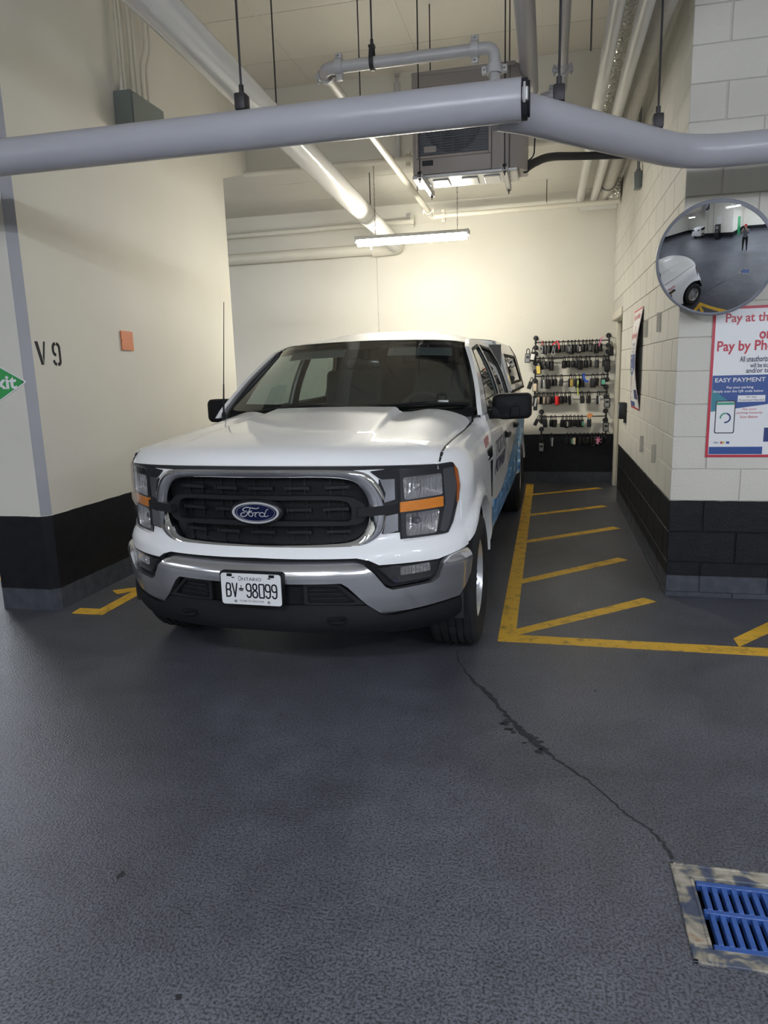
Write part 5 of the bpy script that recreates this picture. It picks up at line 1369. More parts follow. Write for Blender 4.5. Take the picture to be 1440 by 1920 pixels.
m = MB(); m.box(-.72, .72, -.55, 5.1, .36, .60); m.build('underbody_light_block', 'arch', TR, smooth=False)  # plain dark box below the cab and bed, added to stop light leaks
m = MB(); m.tube([(-.5, 0, .375), (.5, 0, .375)], .05, 10); m.tube([(-.7, 3.99, .375), (.7, 3.99, .375)], .06, 10); m.build('axle', 'arch', TR)
# ---- antenna on the passenger fender
m = MB(); m.cyl((-.795, .46, 1.27), (-.795, .46, 1.335), .016, 12, .011); m.tube([(-.795, .46, 1.33), (-.780, .46, 1.52)], [.0065, .005], 8); m.tube([(-.780, .46, 1.52), (-.737, .46, 2.05)], [.0035, .0022], 8); m.build('antenna', 'plastic', TR)

# ---- wheels
def wheel(y, s):
    W_ = empty('wheel', ((.862) * s, y, .386)); W_.parent = TR
    W_.rotation_euler = (0, 0, 0 if s > 0 else PI)
    R0 = .386; hw = .136
    prof = [(-.112, .225), (-.132, .26), (-.138, .31), (-.130, .352), (-.112, .377)]
    tr_ = []
    for a, b in ((-.100, -.066), (-.056, -.020), (-.010, .024), (.034, .062), (.072, .100)):
        tr_ += [(a, R0 - .010), (a + .001, R0 - .002 if abs(a) > .05 else R0), (b - .001, R0 - .002 if abs(b) > .05 else R0), (b, R0 - .010)]
    prof = prof + tr_ + [(.112, .377), (.130, .352), (.138, .31), (.132, .26), (.112, .225), (.10, .218)]
    m = MB(); m.lathe(prof, (0, 0, 0), 'X', 96)
    np_ = len(prof)
    # lateral sipes: every third rib of the shoulders is cut
    vs = [list(v) for v in m.v]
    for k in range(96):
        if k % 4 == 0:
            for i in range(5, 5 + 20):
                if i in (6, 7, 22, 23) or (k % 8 == 0 and i in (10, 11, 14, 15, 18, 19)):
                    v = vs[k * np_ + i]; q = (R0 - .0085) / math.hypot(v[1], v[2]); v[1] *= q; v[2] *= q
    m.v = [tuple(v) for v in vs]
    m.build('tyre', 'rubber', W_, 32)
    m = MB(); m.lathe([(-.10, .215), (-.09, .235), (.100, .236), (.112, .232), (.114, .224), (.100, .216), (.06, .205), (-.05, .195), (-.07, .19)], (0, 0, 0), 'X', 64); m.lathe([(-.02, .20), (-.02, .0)], (0, 0, 0), 'X', 24)
    m.build('rim', 'alloy', W_, 40)
    m = MB()
    for k in range(6):
        a = k * PI / 3
        for d in (-1, 1):
            p = [(.050, d * .012 - .016 * 0), (.05, d * .046), (.206, d * .058), (.212, d * .020)]
            q = []
            def mp(r, t, x): return (x, r * math.cos(a) - t * math.sin(a), r * math.sin(a) + t * math.cos(a))
            fr = [mp(r, t, .088 if r < .1 else .072) for r, t in p]; bk = [mp(r, t, .055 if r < .1 else .035) for r, t in p]
            m.add(fr + bk, [(0, 1, 2, 3), (7, 6, 5, 4), (0, 4, 5, 1), (1, 5, 6, 2), (2, 6, 7, 3), (3, 7, 4, 0)])
    m.lathe([(.04, .0), (.092, .0), (.092, .058), (.086, .068), (.045, .072)], (0, 0, 0), 'X', 36)
    m.build('spoke', 'alloy', W_, 30)
    m = MB(); m.lathe([(.099, 0), (.099, .024), (.093, .030), (.088, .032)], (0, 0, 0), 'X', 24)
    m.build('hub_cap', 'alloy', W_)
    m = MB()
    for k in range(6):
        a = k * PI / 3 + PI / 6; m.cyl((.088, .046 * math.cos(a), .046 * math.sin(a)), (.102, .046 * math.cos(a), .046 * math.sin(a)), .009, 6)
    m.build('lug_nut', 'dimsteel', W_)
    m = MB(); m.lathe([(-.035, .0), (-.035, .165), (-.005, .165), (-.005, .0)], (0, 0, 0), 'X', 32); m.build('brake_disc', 'dimsteel', W_)
for y in (0.0, 3.99):
    for s in (1, -1): wheel(y, s)

# ================================================================== SIGNS ON WALLS
# ---- payment posters
PW, PH = .625, .95
def poster(root, S):
    """S(u, v, off): u 0..PW left to right, v 0..PH bottom to top"""
    def sheet(nm, poly, mt, off, parent=root, h=.06):
        m = MB(); patch(m, poly, lambda u, v: S(u, v, off), (), h); return m.build(nm, mt, parent)
    m = MB(); patch(m, [(0, 0), (PW, 0), (PW, PH), (0, PH)], lambda u, v: S(u, v, 0), (), .06, lambda u, v: S(u, v, -.004)); m.build('sheet', 'signwhite', root)
    m = MB(); patch(m, [(0, 0), (PW, 0), (PW, PH), (0, PH)], lambda u, v: S(u, v, -.004), (), .1); m.build('sheet_back', 'signback', root)
    for q in ([(0, 0), (.017, .017), (.017, PH - .017), (0, PH)], [(PW, PH), (PW - .017, PH - .017), (PW - .017, .017), (PW, 0)], [(0, PH), (.017, PH - .017), (PW - .017, PH - .017), (PW, PH)], [(0, 0), (PW, 0), (PW - .017, .017), (.017, .017)]):
        sheet('border', q, 'signred', .0008)
    T = lambda body, mt, x0, x1, z0, z1, **k: text('lettering', body, lambda u, v: S(u, v, .0016), mt, root, x0, x1, z0, z1, **k)
    T('Pay at the Meter', 'signred', .075, .555, .836, .908, bold=.018)
    T('or', 'signred', .275, .345, .745, .792, bold=.030)
    T('Pay by Phone App', 'signred', .034, .590, .656, .740, bold=.022)
    T('All unauthorized vehicles', 'inkblue', .172, .455, .606, .642, bold=.014)
    T('will be ticketed', 'inkblue', .234, .395, .570, .598, bold=.014)
    T('and/or towed', 'inkblue', .212, .412, .537, .568, bold=.014)
    sheet('blue_panel', [(.018, .525), (.607, .525), (.607, .40), (.345, .338), (.018, .295)], 'signblue', .0008)
    sheet('teal_shade', [(.018, .44), (.06, .41), (.11, .37), (.16, .335), (.16, .317), (.018, .295)], 'signteal', .0011)
    T('EASY PAYMENT', 'signwhite', .034, .330, .482, .509, bold=.014)
    T('Pay your parking', 'signwhite', .105, .262, .437, .456, bold=.012)
    T('Simply scan the QR code below', 'signwhite', .026, .322, .413, .432, bold=.012)
    sheet('label_box', [(.175, .356), (.336, .356), (.336, .397), (.175, .397)], 'signwhite', .0012)
    T('No App', 'inkblack', .225, .286, .379, .392, bold=.004); T('Download Needed', 'inkblack', .182, .330, .361, .374, bold=.004)
    sheet('phone_picture', rounded([(.046, .155), (.165, .155), (.165, .365), (.046, .365)], .012, 3), 'inkblack', .0012)
    sheet('phone_picture', rounded([(.052, .161), (.159, .161), (.159, .359), (.052, .359)], .009, 3), 'signwhite', .0015)
    sheet('phone_picture', [(.053, .338), (.158, .338), (.158, .355), (.053, .355)], 'signgreen', .0018)
    def arcp(a0, a1, r0, r1, n=14): return [(.108 + r1 * math.cos(a0 + (a1 - a0) * k / n), .255 + r1 * math.sin(a0 + (a1 - a0) * k / n)) for k in range(n + 1)] + [(.108 + r0 * math.cos(a1 + (a0 - a1) * k / n), .255 + r0 * math.sin(a1 + (a0 - a1) * k / n)) for k in range(n + 1)]
    sheet('phone_picture', arcp(PI * .45, PI * 1.05, .024, .034), 'signgreen', .0018); sheet('phone_picture', arcp(-PI * .55, PI * .43, .024, .034), 'signnavy', .0018)
    T('Pay your', 'signred', .206, .292, .300, .316, shear=.25, bold=.006); T('parking Instantly', 'signred', .170, .328, .277, .293, shear=.25, bold=.006); T('Scan Below', 'signred', .194, .302, .253, .268, shear=.25, bold=.006)
    T('VISA', 'signnavy', .045, .075, .090, .101, shear=.2, bold=.02)
    sheet('card_logo', ell2(.094, .0955, .008), 'signred', .0012, h=.02); sheet('card_logo', ell2(.105, .0955, .008), 'lockyellow', .0014, h=.02)
    sheet('card_logo', [(.122, .088), (.142, .088), (.142, .103), (.122, .103)], 'signblue', .0012)
    sheet('navy_box', [(.342, .10), (.60, .10), (.60, .19), (.342, .19)], 'signnavy', .0012); T('Need help?', 'signwhite', .39, .55, .135, .157, bold=.01) if False else None
    sheet('blue_bar', [(.020, .020), (.340, .020), (.340, .068), (.020, .068)], 'signblue', .0012)
def ell2(x, y, r, n=14): return [(x + r * math.cos(2 * PI * k / n), y + r * math.sin(2 * PI * k / n)) for k in range(n)]
po = empty('payment_poster', (1.012, 4.985, .963), 0, 'red bordered parking payment poster on the front of the pillar, below the round mirror', 'poster')
poster(po, lambda u, v, off: (u, -off, v))
po2 = empty('payment_poster', (.81, 7.44, 1.165), 0, 'bowed red bordered payment poster on the side wall, seen nearly edge on', 'poster')
poster(po2, lambda u, v, off: (-(.006 + off + .055 * math.sin(PI * v / PH) * (.35 + .65 * u / PW)), -u * 1.06, v * .955))

# ---- exit sign
ex = empty('exit_sign', (-3.56, 4.09, 1.574), 0, 'green diamond exit sign with white edge on the left pillar', 'sign')
def exs(off): return lambda u, v: (u, -off, v)
dia = lambda k: rounded([(-.236 * k, 0), (0, -.127 * k), (.236 * k, 0), (0, .127 * k)], .020, 4)
m = MB(); m.prism(dia(1), exs(.004), exs(.0005)); m.build('plate', 'signwhite', ex)
m = MB(); m.prism(dia(.93), exs(.0048), exs(.002)); m.build('green_field', 'exitgreen', ex)
text('lettering', 'Exit', exs(.0056), 'signwhite', ex, -.075, .158, -.044, .046, bold=.03)
for x in (-.205, .205):
    m = MB(); m.lathe([(-.0075, 0), (-.0075, .004), (-.004, .006)], (x, 0, 0), 'Y', 10); m.build('screw', 'rod', ex)

# ---- stencilled bay number, painted on the left wall
def lw(off=.0012): return lambda u, v: (-3.3 + off, u, v)
m = MB()
for q in ([(4.170, 1.835), (4.200, 1.835), (4.238, 1.700), (4.238, 1.682), (4.215, 1.682)], [(4.243, 1.682), (4.243, 1.705), (4.236, 1.735), (4.255, 1.835), (4.272, 1.835)]):
    m.prism(q, lw(), lw(.0001))
m.build('bay_number', 'stencil', wall_left, smooth=False)
m = MB()
def seg9(P, w_=.011):
    for a, b in zip(P, P[1:]):
        A = Vector(a); B2 = Vector(b); d = (B2 - A).normalized(); n = Vector((-d.y, d.x)) * w_
        A -= d * .002; B2 += d * .002
        m.prism([tuple(A - n), tuple(B2 - n), tuple(B2 + n), tuple(A + n)], lw(), lw(.0001))
cy9, ct = 4.378, 1.785
seg9([(cy9 - .006, 1.825), (cy9 - .024, 1.819), (cy9 - .032, 1.800), (cy9 - .032, 1.770), (cy9 - .022, 1.753), (cy9 - .006, 1.750)])
seg9([(cy9 + .008, 1.825), (cy9 + .026, 1.818), (cy9 + .034, 1.800), (cy9 + .034, 1.705), (cy9 + .026, 1.690), (cy9 + .008, 1.684)])
seg9([(cy9 - .034, 1.712), (cy9 - .028, 1.695), (cy9 - .008, 1.684)])
m.build('bay_number', 'stencil', wall_left, smooth=False)
# ---- orange plate
op = MB(); op.prism([(5.165, 1.800), (5.325, 1.797), (5.325, 1.866), (5.315, 1.872), (5.325, 1.878), (5.325, 1.947), (5.165, 1.950), (5.165, 1.880), (5.175, 1.873), (5.165, 1.866)], lambda u, v: (-3.288, u, v), lambda u, v: (-3.299, u, v))
tag(op.build('wall_plate', 'orange', smooth=False), 'small orange notched plate on the cream left wall', 'plate')

# ---- small metal brackets on the right wall
labs = ('upper far small metal bracket on the block wall, next to the bowed poster', 'upper near small metal bracket on the block wall, left of the round mirror', 'lower far small metal bracket on the block wall, above the black band', 'lower near small metal bracket on the block wall, above the black band')
for (y, z), lb in zip(((6.50, 1.865), (5.78, 1.875), (6.47, .90), (5.75, .90)), labs):
    b = empty('wall_bracket', (.81, y, z), 0, lb, 'bracket', 'brackets on the right block wall')
    m = MB(); m.box(-.004, -.0005, -.014, .006, -.070, .070); m.box(-.030, -.0005, -.017, -.013, -.070, .070); m.build('angle', 'doorframe', b, smooth=False)
    m = MB(); m.lathe([(-.012, 0), (-.012, .007), (-.004, .010)], (0, -.002, 0), 'X', 6); m.build('bolt', 'zinc', b)
# ---- black card reader near the door
cr = empty('card_reader', (.81, 7.95, 1.10), 0, 'black card reader box on the block wall beside the door frame', 'card reader')
m = MB(); m.rbox(-.075, -.001, -.09, .09, -.085, .085, .008, 2); m.build('body', 'lockblack', cr)
m = MB(); m.rbox(-.080, -.074, -.075, .075, -.07, .07, .003, 1); m.build('face', 'lockgrey', cr)
m = MB(); m.rbox(-.030, -.001, -.085, -.065, -.125, -.084, .004, 1); m.build('slot', 'lockblack', cr)

# ---- convex mirror
az, el, RM, rim = -.388, -.311, 1.04, .318
ap = Vector((.919, 4.65, 2.149))
nrm = Vector((math.sin(az) * math.cos(el), -math.cos(az) * math.cos(el), math.sin(el)))
qz = nrm; qx = Vector((0, 0, 1)).cross(qz).normalized(); qy = qz.cross(qx)
mrr = empty('convex_mirror', ap, 0, 'round convex safety mirror with grey rim on the pillar corner', 'mirror')
mrr.rotation_mode = 'QUATERNION'
mrr.rotation_quaternion = Matrix((qx, qy, qz)).transposed().to_quaternion()
sag = RM - math.sqrt(RM * RM - rim * rim)
m = MB(); m.lathe([(math.sqrt(RM * RM - (rim * k / 24) ** 2) - RM, rim * k / 24) for k in range(25)], (0, 0, 0), 'Z', 96); m.build('mirror_face', 'mirrorglass', mrr, 80)
m = MB(); m.lathe([(-sag - .004, rim - .008), (-sag + .004, rim - .006), (-sag + .006, rim + .004), (-sag - .002, rim + .012), (-sag - .018, rim + .012), (-sag - .022, rim - .01)], (0, 0, 0), 'Z', 96); m.build('rim', 'mirrorrim', mrr, 60)
m = MB(); m.lathe([(-sag - .020, rim), (-sag - .035, rim * .9), (-sag - .05, .1), (-sag - .05, 0)], (0, 0, 0), 'Z', 48); m.build('back', 'lockblack', mrr)
_mi = Matrix((qx, qy, qz))
def toM(p): return _mi @ (Vector(p) - ap)
m = MB(); m.tube([toM(ap - nrm * (sag + .045)), toM(ap - nrm * (sag + .10)), toM((1.0, 4.988, 2.16))], .014, 10); m.build('arm', 'zinc', mrr)
m = MB(); m.tube([toM((1.0, 4.972, 2.16)), toM((1.0, 4.989, 2.16))], .05, 16); m.build('wall_flange', 'zinc', mrr)

# ================================================================== KEY BOX RACK ON THE BACK WALL
RAILS = [(1.897, -.167, .767, 'top'), (1.692, -.167, .767, 'second'), (1.456, -.166, .762, 'third'), (1.230, -.168, .756, 'fourth'), (.916, -.079, .757, 'fifth'), (.679, -.077, .762, 'lowest')]
YR = 9.895
for z, x0, x1, nm in RAILS:
    t = empty('pipe_rail', (x0, YR, z), 0, 'black iron pipe rail on the back wall, %s of six' % nm, 'rail', 'black pipe rails on the back wall')
    m = MB(); m.cyl((0, 0, 0), (x1 - x0, 0, 0), .0075, 12); m.build('rail_bar', 'lockblack', t)
    for x in (0, x1 - x0):
        m = MB(); m.cyl((x, 0, -.060), (x, 0, .062), .010, 12); m.lathe([(-.014, .014), (.014, .014)], (x, 0, 0), 'Z', 12); m.build('post', 'lockblack', t)
        for dz in ((.062, -.062) if nm != 'lowest' or x == 0 else (.062, -.05)):
            m = MB(); m.cyl((x, 0, dz), (x, 9.999 - YR, dz), .010, 12); m.lathe([(9.984 - YR, 0), (9.984 - YR, .014), (9.988 - YR, .033), (9.999 - YR, .034), (9.999 - YR, 0)], (x, 0, dz), 'Y', 20); m.lathe([(-.013, 0), (-.013, .013), (.0, .016)], (x, 0, dz), 'Y', 12)
            m.build('flange', 'lockblack', t)

protos = {}
def lockbox(kind):
    """key lock box hanging from its shackle; origin at the top of the shackle"""
    spec = {'std': (.056, .100, .040, 'lockblack', 'lockgreydark'), 'long': (.058, .125, .040, 'lockblack', None), 'slim': (.048, .090, .036, 'lockblack', None), 'large': (.070, .122, .045, 'lockblack', None), 'greyface': (.066, .105, .042, 'lockblack', 'lockgrey'), 'silver': (.050, .115, .040, 'lockblack', 'locksilver'), 'labelled': (.060, .110, .042, 'lockblack', 'lockwhite'), 'teal': (.058, .100, .042, 'lockblack', 'lockteal'), 'red': (.060, .115, .042, 'lockred', None), 'yellow': (.058, .105, .042, 'lockblack', 'lockyellow'), 'beige': (.056, .100, .042, 'lockblack', 'lockbeige'), 'dial': (.056, .100, .040, 'lockblack', 'dial')}[kind]
    w_, h_, d_, mb_, face = spec
    t = empty('lock_box', (0, 0, 0))
    sh = .062
    m = MB(); P = [(-w_ * .26, 0, -sh), (-w_ * .26, 0, -.018)] + [(w_ * .26 * math.cos(a), 0, -.018 + .022 * math.sin(a)) for a in [PI - PI * k / 8 for k in range(1, 8)]] + [(w_ * .26, 0, -.018), (w_ * .26, 0, -sh)]
    m.tube(P, .0055, 6); m.build('shackle', 'lockblack', t)
    m = MB(); m.rbox(-w_ / 2, w_ / 2, -d_ / 2, d_ / 2, -sh - h_ + .008, -sh + .010, .008, 2); m.build('case', mb_, t)
    if face == 'dial':
        m = MB()
        for k in range(4): m.lathe([(-d_ / 2 - .004, 0), (-d_ / 2 - .004, .006), (-d_ / 2, .007)], (0, 0, -sh - .018 - k * .019), 'Y', 8)
        m.build('dial', 'locksilver', t)
    elif face and face != 'lockgreydark':
        fz = (.10, .86) if face in ('lockgrey', 'lockyellow', 'lockbeige') else ((.25, .75) if face in ('lockwhite', 'lockteal') else (.06, .94))
        ww = w_ * (.38 if face not in ('locksilver',) else .22); ox = 0 if face != 'locksilver' else w_ * .24
        m = MB(); m.rbox(ox - ww, ox + ww, -d_ / 2 - .004, -d_ / 2 + .002, -sh - h_ * fz[1], -sh - h_ * fz[0] + .012, .003, 1); m.build('face_plate', face, t)
        if face == 'lockgrey':
            m = MB(); m.rbox(-ww * .7, ww * .7, -d_ / 2 - .007, -d_ / 2 - .003, -sh - h_ * .42, -sh - h_ * .18, .002, 1); m.build('key_window', 'lockblack', t)
    else:
        m = MB(); m.rbox(-w_ * .36, w_ * .36, -d_ / 2 - .004, -d_ / 2 + .002, -sh - h_ * .88, -sh - .004, .003, 1); m.build('front_cover', mb_, t)
    return t
KN = {'std': 'black lock box', 'long': 'long black lock box', 'slim': 'slim black lock box', 'large': 'large black lock box', 'greyface': 'black lock box with a grey face', 'silver': 'black lock box with pale strip', 'labelled': 'black lock box with a white label', 'teal': 'black lock box with a teal label', 'red': 'red lock box', 'yellow': 'lock box with a yellow face', 'beige': 'lock box with a beige face', 'dial': 'black lock box with number dials'}
LOCKS = [
    [(-.072, 'greyface', 0), (-.034, 'silver', .1), (.009, 'std', 0), (.052, 'std', -.1), (.099, 'slim', .1), (.128, 'std', 0), (.189, 'slim', 0), (.251, 'labelled', 0), (.298, 'long', 0), (.340, 'std', 0), (.385, 'labelled', 0), (.439, 'std', -.1), (.486, 'slim', 0), (.523, 'slim', 0), (.560, 'dial', .35), (.611, 'long', 0), (.653, 'std', 0)],
    [(-.108, 'labelled', 0), (-.066, 'greyface', 0), (.004, 'std', 0), (.047, 'long', 0), (.208, 'std', 0), (.260, 'slim', 0), (.317, 'slim', 0), (.359, 'std', -.1), (.411, 'large', 0), (.486, 'std', .05), (.528, 'slim', 0), (.621, 'std', 0), (.713, 'slim', 0)],
    [(-.068, 'silver', 0), (-.005, 'long', 0), (.052, 'slim', 0), (.095, 'slim', 0), (.175, 'slim', 0), (.293, 'yellow', 0), (.345, 'std', 0), (.397, 'large', .1), (.444, 'silver', -.1), (.579, 'large', 0), (.630, 'std', .1), (.704, 'teal', 0)],
    [(-.116, 'beige', 0), (-.055, 'beige', 0), (-.005, 'beige', .1), (.037, 'std', 0), (.078, 'slim', 0), (.123, 'red', 0), (.180, 'std', 0), (.227, 'slim', 0), (.284, 'silver', -.12), (.439, 'std', -.08), (.528, 'std', 0), (.653, 'silver', 0)],
    [(-.029, 'std', 0), (.052, 'slim', 0), (.104, 'std', .08), (.204, 'std', 0), (.251, 'labelled', 0), (.300, 'std', 0), (.354, 'slim', 0), (.402, 'std', 0), (.448, 'teal', 0), (.545, 'std', 0)],
    [(.057, 'silver', 0), (.265, 'slim', 0), (.312, 'teal', 0), (.369, 'beige', 0), (.430, 'std', 0), (.485, 'slim', 0), (.535, 'slim', 0), (.585, 'silver', 0), (.630, 'std', 0), (.672, 'labelled', 0), (.720, 'slim', 0)],
]
ORD = ['first', 'second', 'third', 'fourth', 'fifth', 'sixth', 'seventh', 'eighth', 'ninth', 'tenth', 'eleventh', 'twelfth', 'thirteenth', 'fourteenth', 'fifteenth', 'sixteenth', 'seventeenth']
for (z, x0, x1, rn), row_ in zip(RAILS, LOCKS):
    for i, (x, kind, tilt) in enumerate(row_):
        if kind not in protos:
            t = protos[kind] = lockbox(kind)
        else:
            t = dup(protos[kind])
        gap = min([abs(x - q[0]) for q in row_ if q[0] != x])
        t.location = (x, YR - .0 + R.uniform(-.004, .004), z + .0115)
        t.rotation_euler = (R.uniform(-.06, .02), tilt + R.uniform(-.03, .03), R.uniform(-.18, .18) if gap > .062 else (.55 if gap > .048 else .95) * (1 if i % 3 else -1))
        tag(t, '%s, %s from the left on the %s rail' % (KN[kind], ORD[i], rn), 'lock box', 'lock boxes on the %s rail' % rn)
# larger boxes hung at the rail ends
ENDS = [(-.185, 1.835, 'labelled', .15, 'pale fronted lock box hung at the left end of the top rail'), (-.262, 1.815, 'greyface', .05, 'grey fronted lock box hanging outermost left beside the top rail'), (.785, 1.87, 'large', 0, 'black lock box over the flanges at the right end of the top rail'), (-.135, 1.66, 'yellow', -.1, 'yellow fronted lock box at the left end of the second rail'), (.752, 1.685, 'large', 0, 'black lock box at the right end of the second rail'), (-.167, 1.43, 'beige', 0, 'beige fronted lock box at the left end of the third rail'), (-.205, 1.44, 'std', .3, 'tilted black lock box behind the beige one, left of the third rail'), (-.155, 1.23, 'silver', .15, 'pale edged lock box at the left end of the fourth rail'), (-.160, 1.16, 'std', 0, 'black lock box hanging low at the left end of the fourth rail'), (.765, 1.21, 'greyface', 0, 'grey fronted lock box at the right end of the fourth rail'), (-.105, .935, 'slim', .45, 'small tilted black lock box at the left end of the fifth rail'), (-.066, .93, 'slim', -.3, 'small black lock box under the left flange of the fifth rail'), (.755, .895, 'greyface', 0, 'grey fronted lock box at the right end of the fifth rail'), (-.073, .63, 'greyface', 0, 'grey fronted lock box at the left end of the lowest rail')]
for x, z, kind, tilt, lb in ENDS:
    t = dup(protos[kind]); t.location = (x, YR - .045, z); t.rotation_euler = (0, tilt, R.uniform(-.15, .15)); s_ = 1.12 if kind in ('greyface', 'labelled', 'yellow', 'beige') else 1.0
    t.scale = (s_, s_, s_)
    tag(t, lb, 'lock box', 'lock boxes at the rail ends')
# straps, tags and clips
def ribbon(nm, pts, w_, mt, label, cat):
    m = MB(); P = [Vector(p) for p in pts]; L_ = []
    for i, p in enumerate(P):
        d = (P[min(i + 1, len(P) - 1)] - P[max(i - 1, 0)]).normalized(); n = Vector((d.z, 0, -d.x)).normalized() * w_ / 2
        L_.append((p - n, p + n))
    for off in (0, .002):
        pass
    vs = []; fs = []
    for a, b in L_: vs += [a, b, a + Vector((0, .003, 0)), b + Vector((0, .003, 0))]
    for i in range(len(L_) - 1):
        q = 4 * i
        fs += [(q, q + 1, q + 5, q + 4), (q + 2, q + 6, q + 7, q + 3), (q, q + 4, q + 6, q + 2), (q + 1, q + 3, q + 7, q + 5)]
    fs += [(0, 2, 3, 1), (len(vs) - 4, len(vs) - 3, len(vs) - 1, len(vs) - 2)]
    m.add(vs, fs); return tag(m.build(nm, mt), label, cat)
YT = YR - .034
ribbon('strap', [(-.085, YR - .012, 1.910), (-.078, YT, 1.885), (-.095, YT, 1.862)], .010, 'tagred', 'short red strap at the first lock box of the top rail', 'strap')
ribbon('strap', [(.045, YT, 1.800 + .06), (.07, YT, 1.878), (.11, YR - .014, 1.905), (.13, YT, 1.875), (.137, YT, 1.80)], .016, 'tagred', 'red cloth strap looped over the top rail above a carabiner', 'strap')
m = MB(); m.tube([(.062 + .022 * a, YT - .008, 1.79 + .055 * b) for a, b in ((0, 1), (.5, 0), (.9, -.8), (.3, -1), (-.6, -1), (-.9, -.7), (-.3, .2))], .004, 6, closed=True); tag(m.build('carabiner', 'locksilver'), 'pale carabiner hanging from the red strap on the top rail', 'carabiner')
ribbon('strap', [(.690, YT, 1.935), (.664, YT, 1.925), (.655, YT, 1.885), (.648, YT, 1.845), (.634, YT, 1.825)], .014, 'tagpink', 'pink strap tied at the right part of the top rail', 'strap')
ribbon('lanyard', [(.386, YR - .013, 1.462), (.388, YT - .012, 1.38), (.384, YT - .012, 1.29), (.390, YT - .012, 1.225), (.392, YT - .012, 1.20)], .014, 'taglime', 'lime lanyard hanging from the third rail down past the fourth', 'lanyard')
ribbon('strap', [(.470, YR - .013, 1.478), (.455, YT, 1.462), (.462, YT, 1.420), (.478, YT, 1.385), (.515, YT, 1.368)], .030, 'tagblue', 'blue cloth strap tied on the third rail', 'strap')
m = MB(); m.prism(rounded([(.51, .935), (.545, .965), (.595, .94), (.56, .895), (.52, .905)], .008, 2), lambda u, v: (u, YT - .004, v), lambda u, v: (u, YT, v)); tag(m.build('key_tag', 'tagorange', smooth=False), 'orange tag on the fifth rail', 'tag')
m = MB()
for k in range(7):
    a = k * 2 * PI / 7 + .3
    m.cyl((.665 , YT - .012, .60), (.665 + .042 * math.cos(a), YT - .014, .60 + .055 * math.sin(a)), .0075, 6, .004)
tag(m.build('key_tassel', 'tagpink'), 'pink tassel on a lock box of the lowest rail', 'tassel')

# ================================================================== BEHIND THE CAMERA (seen in the round mirror)
m = MB(); m.box(-14, 9, -8.2, -8.0, 0, 4.6); struct(m.build('wall_rear', 'wall', smooth=False))
m = MB(); m.box(8.99, 9.2, -8, 5.2, 0, 4.6); struct(m.build('wall_end', 'wall', smooth=False))
m = MB(); m.box(-14.2, -13.99, -8, 10.2, 0, 4.6); struct(m.build('wall_aisle', 'wall', smooth=False))
m = MB(); m.box(-5.6, -2.0, -7.99, -3.6, 0, 4.599); wc = struct(m.build('wall_core', 'wall', smooth=False))
m = MB()
for x in (-5.2, -4.4): m.box(x, x + .04, -3.605, -3.599, .67, 4.3)
m.build('panel_joint', 'inkblack', wc, smooth=False)
ks = empty('pay_kiosk', (-3.6, -3.30, 0), 0, 'tall black pay kiosk against the wall across the aisle', 'kiosk')
m = MB(); m.rbox(-.25, .25, -.25, .20, 0, 1.65, .02, 2); m.build('body', 'gloss', ks)
m = MB(); m.rbox(-.19, .19, .195, .21, 1.15, 1.5, .01, 1); m.build('screen', 'lockgrey', ks)
m = MB(); m.rbox(-.16, .16, .195, .215, .75, 1.05, .01, 1); m.build('keypad', 'dimsteel', ks)
m = MB(); m.box(-.28, .28, -.29, -.28, 1.75, 2.5); m.build('notice', 'lockwhite', ks, smooth=False)
m = MB(); m.box(-1.999, -1.96, -6.2, -5.2, 0, 2.2); dg = struct(m.build('door_2', 'greendoor', smooth=False))
m = MB(); m.cyl((-1.96, -5.3, 1.0), (-1.90, -5.3, 1.0), .012); m.cyl((-1.90, -5.3, 1.0), (-1.90, -5.42, 1.0), .010); m.build('door_handle', 'zinc', dg)
# white hatchback parked across the aisle
hc = empty('hatchback', (-7.4, -5.6, 0), 0, 'small white hatchback parked across the aisle', 'car')
pr = [(-1.95, .30), (-1.98, .62), (-1.85, .80), (-1.05, .93), (-.45, 1.38), (.75, 1.45), (1.55, 1.36), (1.85, .98), (1.95, .60), (1.90, .30)]
m = MB()
secs = []
for x, k in ((-.84, .96), (-.80, 1.0), (0, 1.02), (.80, 1.0), (.84, .96)):
    secs.append([(x if v < .95 else x * .86, u * k, .3 + (v - .3) * (1 if abs(x) < .83 else .985)) for u, v in pr])
n = len(pr); m.add([p for s_ in secs for p in s_], [(i * n + k, i * n + (k + 1) % n, (i + 1) * n + (k + 1) % n, (i + 1) * n + k) for i in range(4) for k in range(n)] + [tuple(range(n)), tuple(4 * n + k for k in range(n))]); m.build('body', 'white', hc, 30)
for s in (-1, 1):
    m = MB(); m.prism([(-.95, .95), (-.45, 1.31), (.65, 1.37), (1.40, 1.28), (1.55, 1.0)], lambda u, v: (s * .755, u, v), lambda u, v: (s * .70, u, v)); m.build('side_window', 'gloss', hc)
    for y in (-1.25, 1.25):
        m = MB(); m.lathe([(-.09, .20), (-.09, .30), (.09, .30), (.09, .20)], (s * .76, y, .30), 'X', 24); m.build('tyre', 'rubber', hc)
        m = MB(); m.lathe([(s * .06, 0), (s * .075, .20)], (s * .76, y, .30), 'X', 24); m.build('wheel', 'alloy', hc)
m = MB(); m.prism([(-.66, 0), (.66, 0), (.58, 1), (-.58, 1)], lambda u, v: (u, 1.86 - .29 * v, 1.0 + .33 * v), lambda u, v: (u, 1.80 - .29 * v, 1.0 + .33 * v)); m.build('rear_window', 'gloss', hc)
m = MB(); m.rbox(-.85, .85, 1.86, 1.98, .32, .55, .04, 2); m.build('bumper', 'white', hc)

